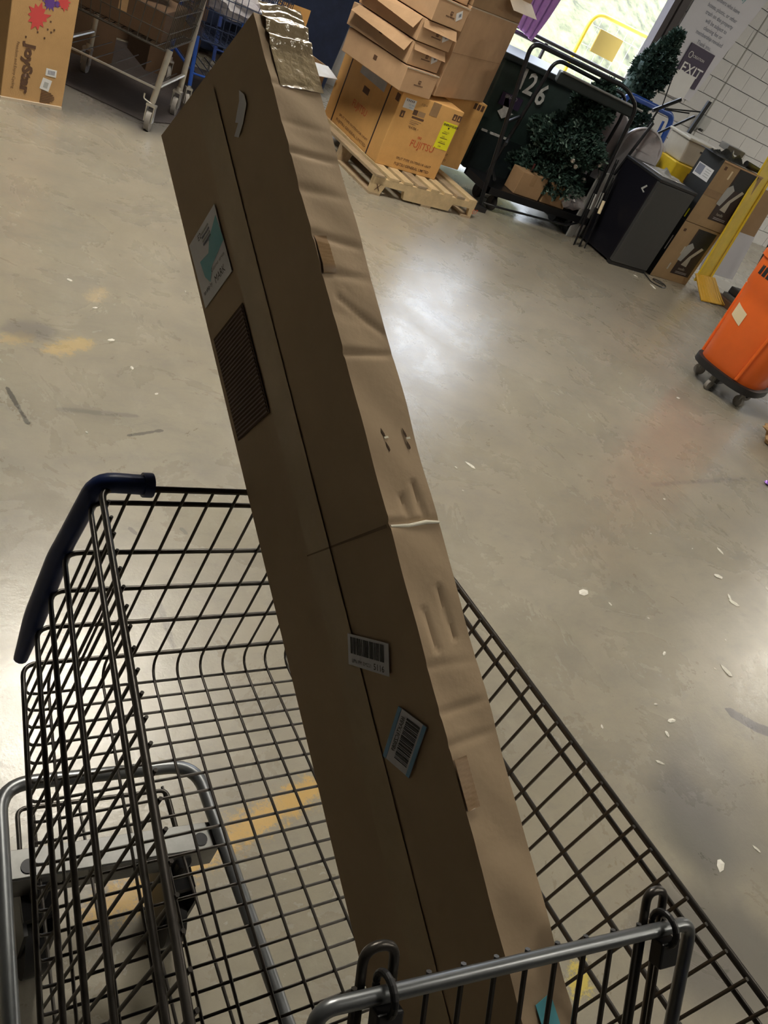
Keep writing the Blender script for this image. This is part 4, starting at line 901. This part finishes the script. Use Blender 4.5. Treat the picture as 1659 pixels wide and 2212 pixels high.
def back_cart(name, label, loc, rot, mt, mw, group=None, wheelr=.062, sx=1., sy=.66):
    t = thing(name, label, 'shopping cart', loc, rot, group); W = L(t) @ Matrix.Diagonal((sx, sy, 1, 1)); mk = lambda: MB(W)
    for s in (0, 1):
        x = .0 if s == 0 else -.46
        mk().tube(rounded([(x, .0, .17), (x+.02*(1-2*s), .03, .47)], .05), .014, 10).build('front_post', mt, t, smooth=True)
        mk().tube([(x, .0, .25), (x, .85, .25)], .010, 8).build('side_rail', mt, t, smooth=True)
        mk().tube(rounded([(x, .85, .15), (x, .88, .50), (x, 1.0, 1.0)], .1), .014, 8).build('rear_post', mt, t, smooth=True)
        for y in (0., .80):
            c = mk().box((x-.020, y-.03, .055), (x-.015, y+.03, .145)).box((x+.015, y-.03, .055), (x+.020, y+.03, .145)).box((x-.022, y-.03, .145), (x+.022, y+.03, .158)).disc((x, y, .165), (0,0,1), .012, .03, 10).build('caster_fork', M_chrome, t)
            mk().disc((x, y+.012, wheelr), (1,0,0), wheelr, .024, 24).build('wheel', M_rubber, c, smooth=True)
    mk().tube([(0, 0, .25), (-.46, 0, .25)], .007, 8).build('front_rail', mt, t, smooth=True)
    for i in range(7): mk().tube([(-.03-.066*i, .0, .245), (-.03-.066*i, .83, .245)], .003, 6).build('tray_rod', mw, t)
    mk().tube(rounded([(-.04, -.01, .20), (-.04, -.01, .17), (-.0, -.01, .16)], .01), .004, 6).build('hook', M_chrome, t)
    # basket
    def P(x, y, z): k = (z-.46)/.46; return (x + (.03*k if x > -.2 else -.03*k), y - (.03*k if y < .4 else -.10*k), z)
    for z in (.46, .55, .64, .73, .82, .92):
        r = .006 if z in (.46, .92) else .003
        p = [P(.0, 0, z), P(-.46, 0, z), P(-.46, .85, z), P(.0, .85, z), P(.0, 0, z)]
        mk().tube(p, r, 6).build('hoop_wire', mw, t)
    for i in range(12):
        x = -.46*i/11; mk().tube([P(x, 0, .92), P(x, 0, .46), P(x, .85, .46)], .0026, 5).build('long_wire', mw, t)
    for i in range(1, 16):
        y = .85*i/16; mk().tube([P(0, y, .92), P(0, y, .46), P(-.46, y, .46), P(-.46, y, .92)], .0026, 5).build('cross_wire', mw, t)
    mk().tube([(.03, 1.02, 1.0), (-.49, 1.02, 1.0)], .016, 10).build('push_bar', M_navy, t, smooth=True)
    return t, W
t, W = back_cart('shopping_cart', 'chrome shopping cart full of wrapped goods behind the printed carton', (1.455, 5.05, 0), math.radians(-31), M_chrome, M_wire, sx=1.3)
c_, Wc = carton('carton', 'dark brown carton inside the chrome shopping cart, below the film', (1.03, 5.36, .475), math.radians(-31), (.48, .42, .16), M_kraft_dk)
blob('film_bundle', (1.34, 5.46, .76), .20, M_plastic, 'shiny film-wrapped bundle in the chrome shopping cart', 'bundle', (1., 1.2, .55), .16, 3, .1)
t, W = back_cart('shopping_cart', 'blue shopping cart nearest the leaning carton', (2.30, 5.66, 0), 0, M_blue, M_navyf, 'blue shopping carts at the back')
blob('film_bundle', (2.08, 5.92, .70), .18, M_plastic, 'film-wrapped bundle in the nearest blue cart', 'bundle', (1., 1.2, .6), .2, 3, .1)
t, W = back_cart('shopping_cart', 'blue shopping cart behind the leaning carton, beside the open kraft carton', (2.72, 6.56, 0), 0, M_navy, M_navyf, 'blue shopping carts at the back')
blob('film_bundle', (2.50, 6.82, .70), .18, M_plastic, 'film-wrapped bundle in the blue cart beside the open kraft carton', 'bundle', (1., 1.2, .6), .2, 3, .1)
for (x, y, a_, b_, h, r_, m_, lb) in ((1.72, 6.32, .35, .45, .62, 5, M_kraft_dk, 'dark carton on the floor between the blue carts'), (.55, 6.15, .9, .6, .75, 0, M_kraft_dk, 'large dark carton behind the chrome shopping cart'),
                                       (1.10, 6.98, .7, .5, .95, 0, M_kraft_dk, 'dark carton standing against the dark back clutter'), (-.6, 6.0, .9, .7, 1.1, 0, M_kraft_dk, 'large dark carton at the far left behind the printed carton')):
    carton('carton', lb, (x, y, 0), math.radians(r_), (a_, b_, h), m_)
t = thing('fabric_hamper', 'large navy fabric hamper behind the kraft carton', 'hamper', (3.3, 7.42, 0)); W = L(t)
MB(W).prism([(-.50, -.05, .05), (.30, -.05, .05), (.38, -.08, 1.25), (-.58, -.08, 1.25)], (0, .6, 0)).build('fabric_body', M_navyf, t, bevel=.02)
MB(W).tube([(-.58, -.08, 1.26), (.38, -.08, 1.26), (.38, .52, 1.26), (-.58, .52, 1.26), (-.58, -.08, 1.26)], .016, 8).build('frame', M_navy, t)
for x in (-.45, .25):
    for y in (.02, .45): MB(W).disc((x, y, .04), (1,0,0), .04, .025, 12).build('wheel', M_blackp, t)
t = thing('fabric_hamper', 'large navy fabric hamper at the back between the blue carts', 'hamper', (2.35, 7.42, 0)); W = L(t)
MB(W).prism([(-.35, -.05, .05), (.25, -.05, .05), (.32, -.08, 1.1), (-.42, -.08, 1.1)], (0, .6, 0)).build('fabric_body', M_navyf, t, bevel=.02)
MB(W).tube([(-.42, -.08, 1.11), (.32, -.08, 1.11), (.32, .52, 1.11), (-.42, .52, 1.11), (-.42, -.08, 1.11)], .016, 8).build('frame', M_navy, t)

o = MB().prism([(.55, 5.77, .001), (1.46, 5.20, .001), (1.66, 5.30, .001), (1.80, 5.0, .001), (2.9, 5.45, .001), (2.9, 6.9, .001), (.55, 6.9, .001)], (0, 0, .006)).build('dark_floor_sheet', mat('dark_sheet', (.045, .036, .034), .6, 0, .3, 6, .2, 40)); tag(o, 'flat dark sheet on the floor under the shopping carts', 'mat')  # thin dark sheet laid over the floor below the back carts
# ------------------------------------------------------------------ paper bag and litter on the floor
blob('paper_bag', (5.06, 2.40, .085), .12, M_cardin if False else mat('kraft_bag', (.50, .32, .16), .75, 0, .3, 14, .5, 20), 'crumpled kraft paper bag on the floor below the orange bin', 'bag', (1.0, 1.2, .75), .25, 3, .1)
blob('wrapper', (4.46, 2.01, .012), .024, mat('purple_foil', (.30, .12, .60), .3, .2), 'small purple wrapper on the floor at the right edge', 'wrapper', (1.1, .8, .5), .35, 2, .1)
def scrap(x, y, s, label, group=None, ang=0., asp=.5):
    rnd = random.Random(int(x*1000+y*77)); ca, sa = math.cos(ang), math.sin(ang); pts = []
    n = 6
    for i in range(n):
        a = 2*math.pi*i/n; r = s*.72*rnd.uniform(.7, 1.1); px, py = r*math.cos(a), r*asp*math.sin(a)
        pts.append((x + px*ca - py*sa, y + px*sa + py*ca, .001 + rnd.uniform(0, .15)*s*.3))
    ctr = (x, y, .002 + s*.12)
    vs = [ctr] + pts; fs = [(0, 1+i, 1+(i+1) % n) for i in range(n)]
    o = MB().add(vs, fs).build('paper_scrap', M_shine); m_ = o.modifiers.new('solid', 'SOLIDIFY'); m_.thickness = .0008
    tag(o, label, 'paper scrap', group)
scraps = [(2.18, 2.01, .040, 'pale torn scrap nearest the leaning carton'), (2.301, 1.285, .040, 'pale arrowhead scrap in the middle of the open floor'),
 (3.405, 1.485, .034, 'long pale sliver, farthest of the right hand scraps'), (3.215, 1.331, .042, 'curled pale scrap above the joined pair of slivers'),
 (3.167, 1.21, .036, 'pale sliver, upper of the joined pair'), (3.162, 1.176, .042, 'pale sliver, lower of the joined pair'),
 (2.488, .976, .026, 'small bright scrap left of the long sliver'), (2.756, .865, .046, 'long bright sliver beside the dark spill'),
 (2.274, .72, .032, 'folded pale scrap over a smaller curled chip'), (2.211, .68, .022, 'small curled chip under the folded scrap'),
 (2.094, .596, .026, 'forked pale chip nearest the cart wall'), (2.054, .276, .036, 'white rectangular scrap beside the rear loop of the cart'),
 (2.242, .277, .026, 'round pale scrap at the lower right edge'), (4.467, 2.851, .034, 'pale chip near the orange bin'), (6.049, 4.789, .08, 'pale ragged strip on the floor by the fridge cord'),
 (5.95, 4.95, .05, 'pale fragment under the fridge corner')]
for i, (x, y, s, lb) in enumerate(scraps): scrap(x, y, s, lb, 'torn paper scraps on the floor', 2.1 + i*1.3, .55 if i % 2 else .35)
for i, (x, y, s) in enumerate(((2.256, .787, .012), (1.954, .748, .014), (2.091, 1.989, .012), (3.335, 1.842, .014), (3.105, 3.567, .014), (2.701, .882, .010), (.8, 2.617, .022), (.842, 2.447, .016), (.712, 3.023, .02), (.779, 2.836, .018), (1.207, 3.099, .012), (2.043, 1.843, .010), (3.208, 1.503, .009), (2.399, 1.221, .014), (2.55, 1.14, .01), (.90, 2.30, .014), (.62, 2.05, .010), (3.0, 1.6, .01), (2.9, 1.0, .01))):
    scrap(x, y, s, 'tiny pale paper fleck on the concrete floor', 'tiny paper flecks on the floor', i*1.1, .6)

# sticker and lettering on the orange bin
bn_ = [o for o in bpy.data.objects if o.name == 'round_bin'][0]
def on_bin(an, z, r=None):
    k = 1. / (abs(math.cos(an))**3 + abs(math.sin(an))**3)**(1/3.); rr = (.235 + (z-.17)/.43*.027 if z < .70 else .2865) * k + .004
    return WM['round_bin'] @ Vector((rr*math.cos(an), rr*math.sin(an), z))
def bin_patch(name, m, a0, a1, z0, z1, skew=0.):
    vs = []; fs = []; n = 8
    for i in range(n+1):
        a = a0+(a1-a0)*i/n; vs += [on_bin(a, z0+skew*i/n), on_bin(a, z1+skew*i/n)]
    for i in range(n): fs.append((2*i, 2*i+2, 2*i+3, 2*i+1))
    return MB().add(vs, fs).build(name, m, bn_)
bin_patch('sticker', M_cream, 2.42, 2.80, .50, .59, -.03)['label'] = 'cream rectangular sticker'
for i in range(6): bin_patch('black_letter', M_ink, 2.45+.12*i, 2.54+.12*i, .80, .86)
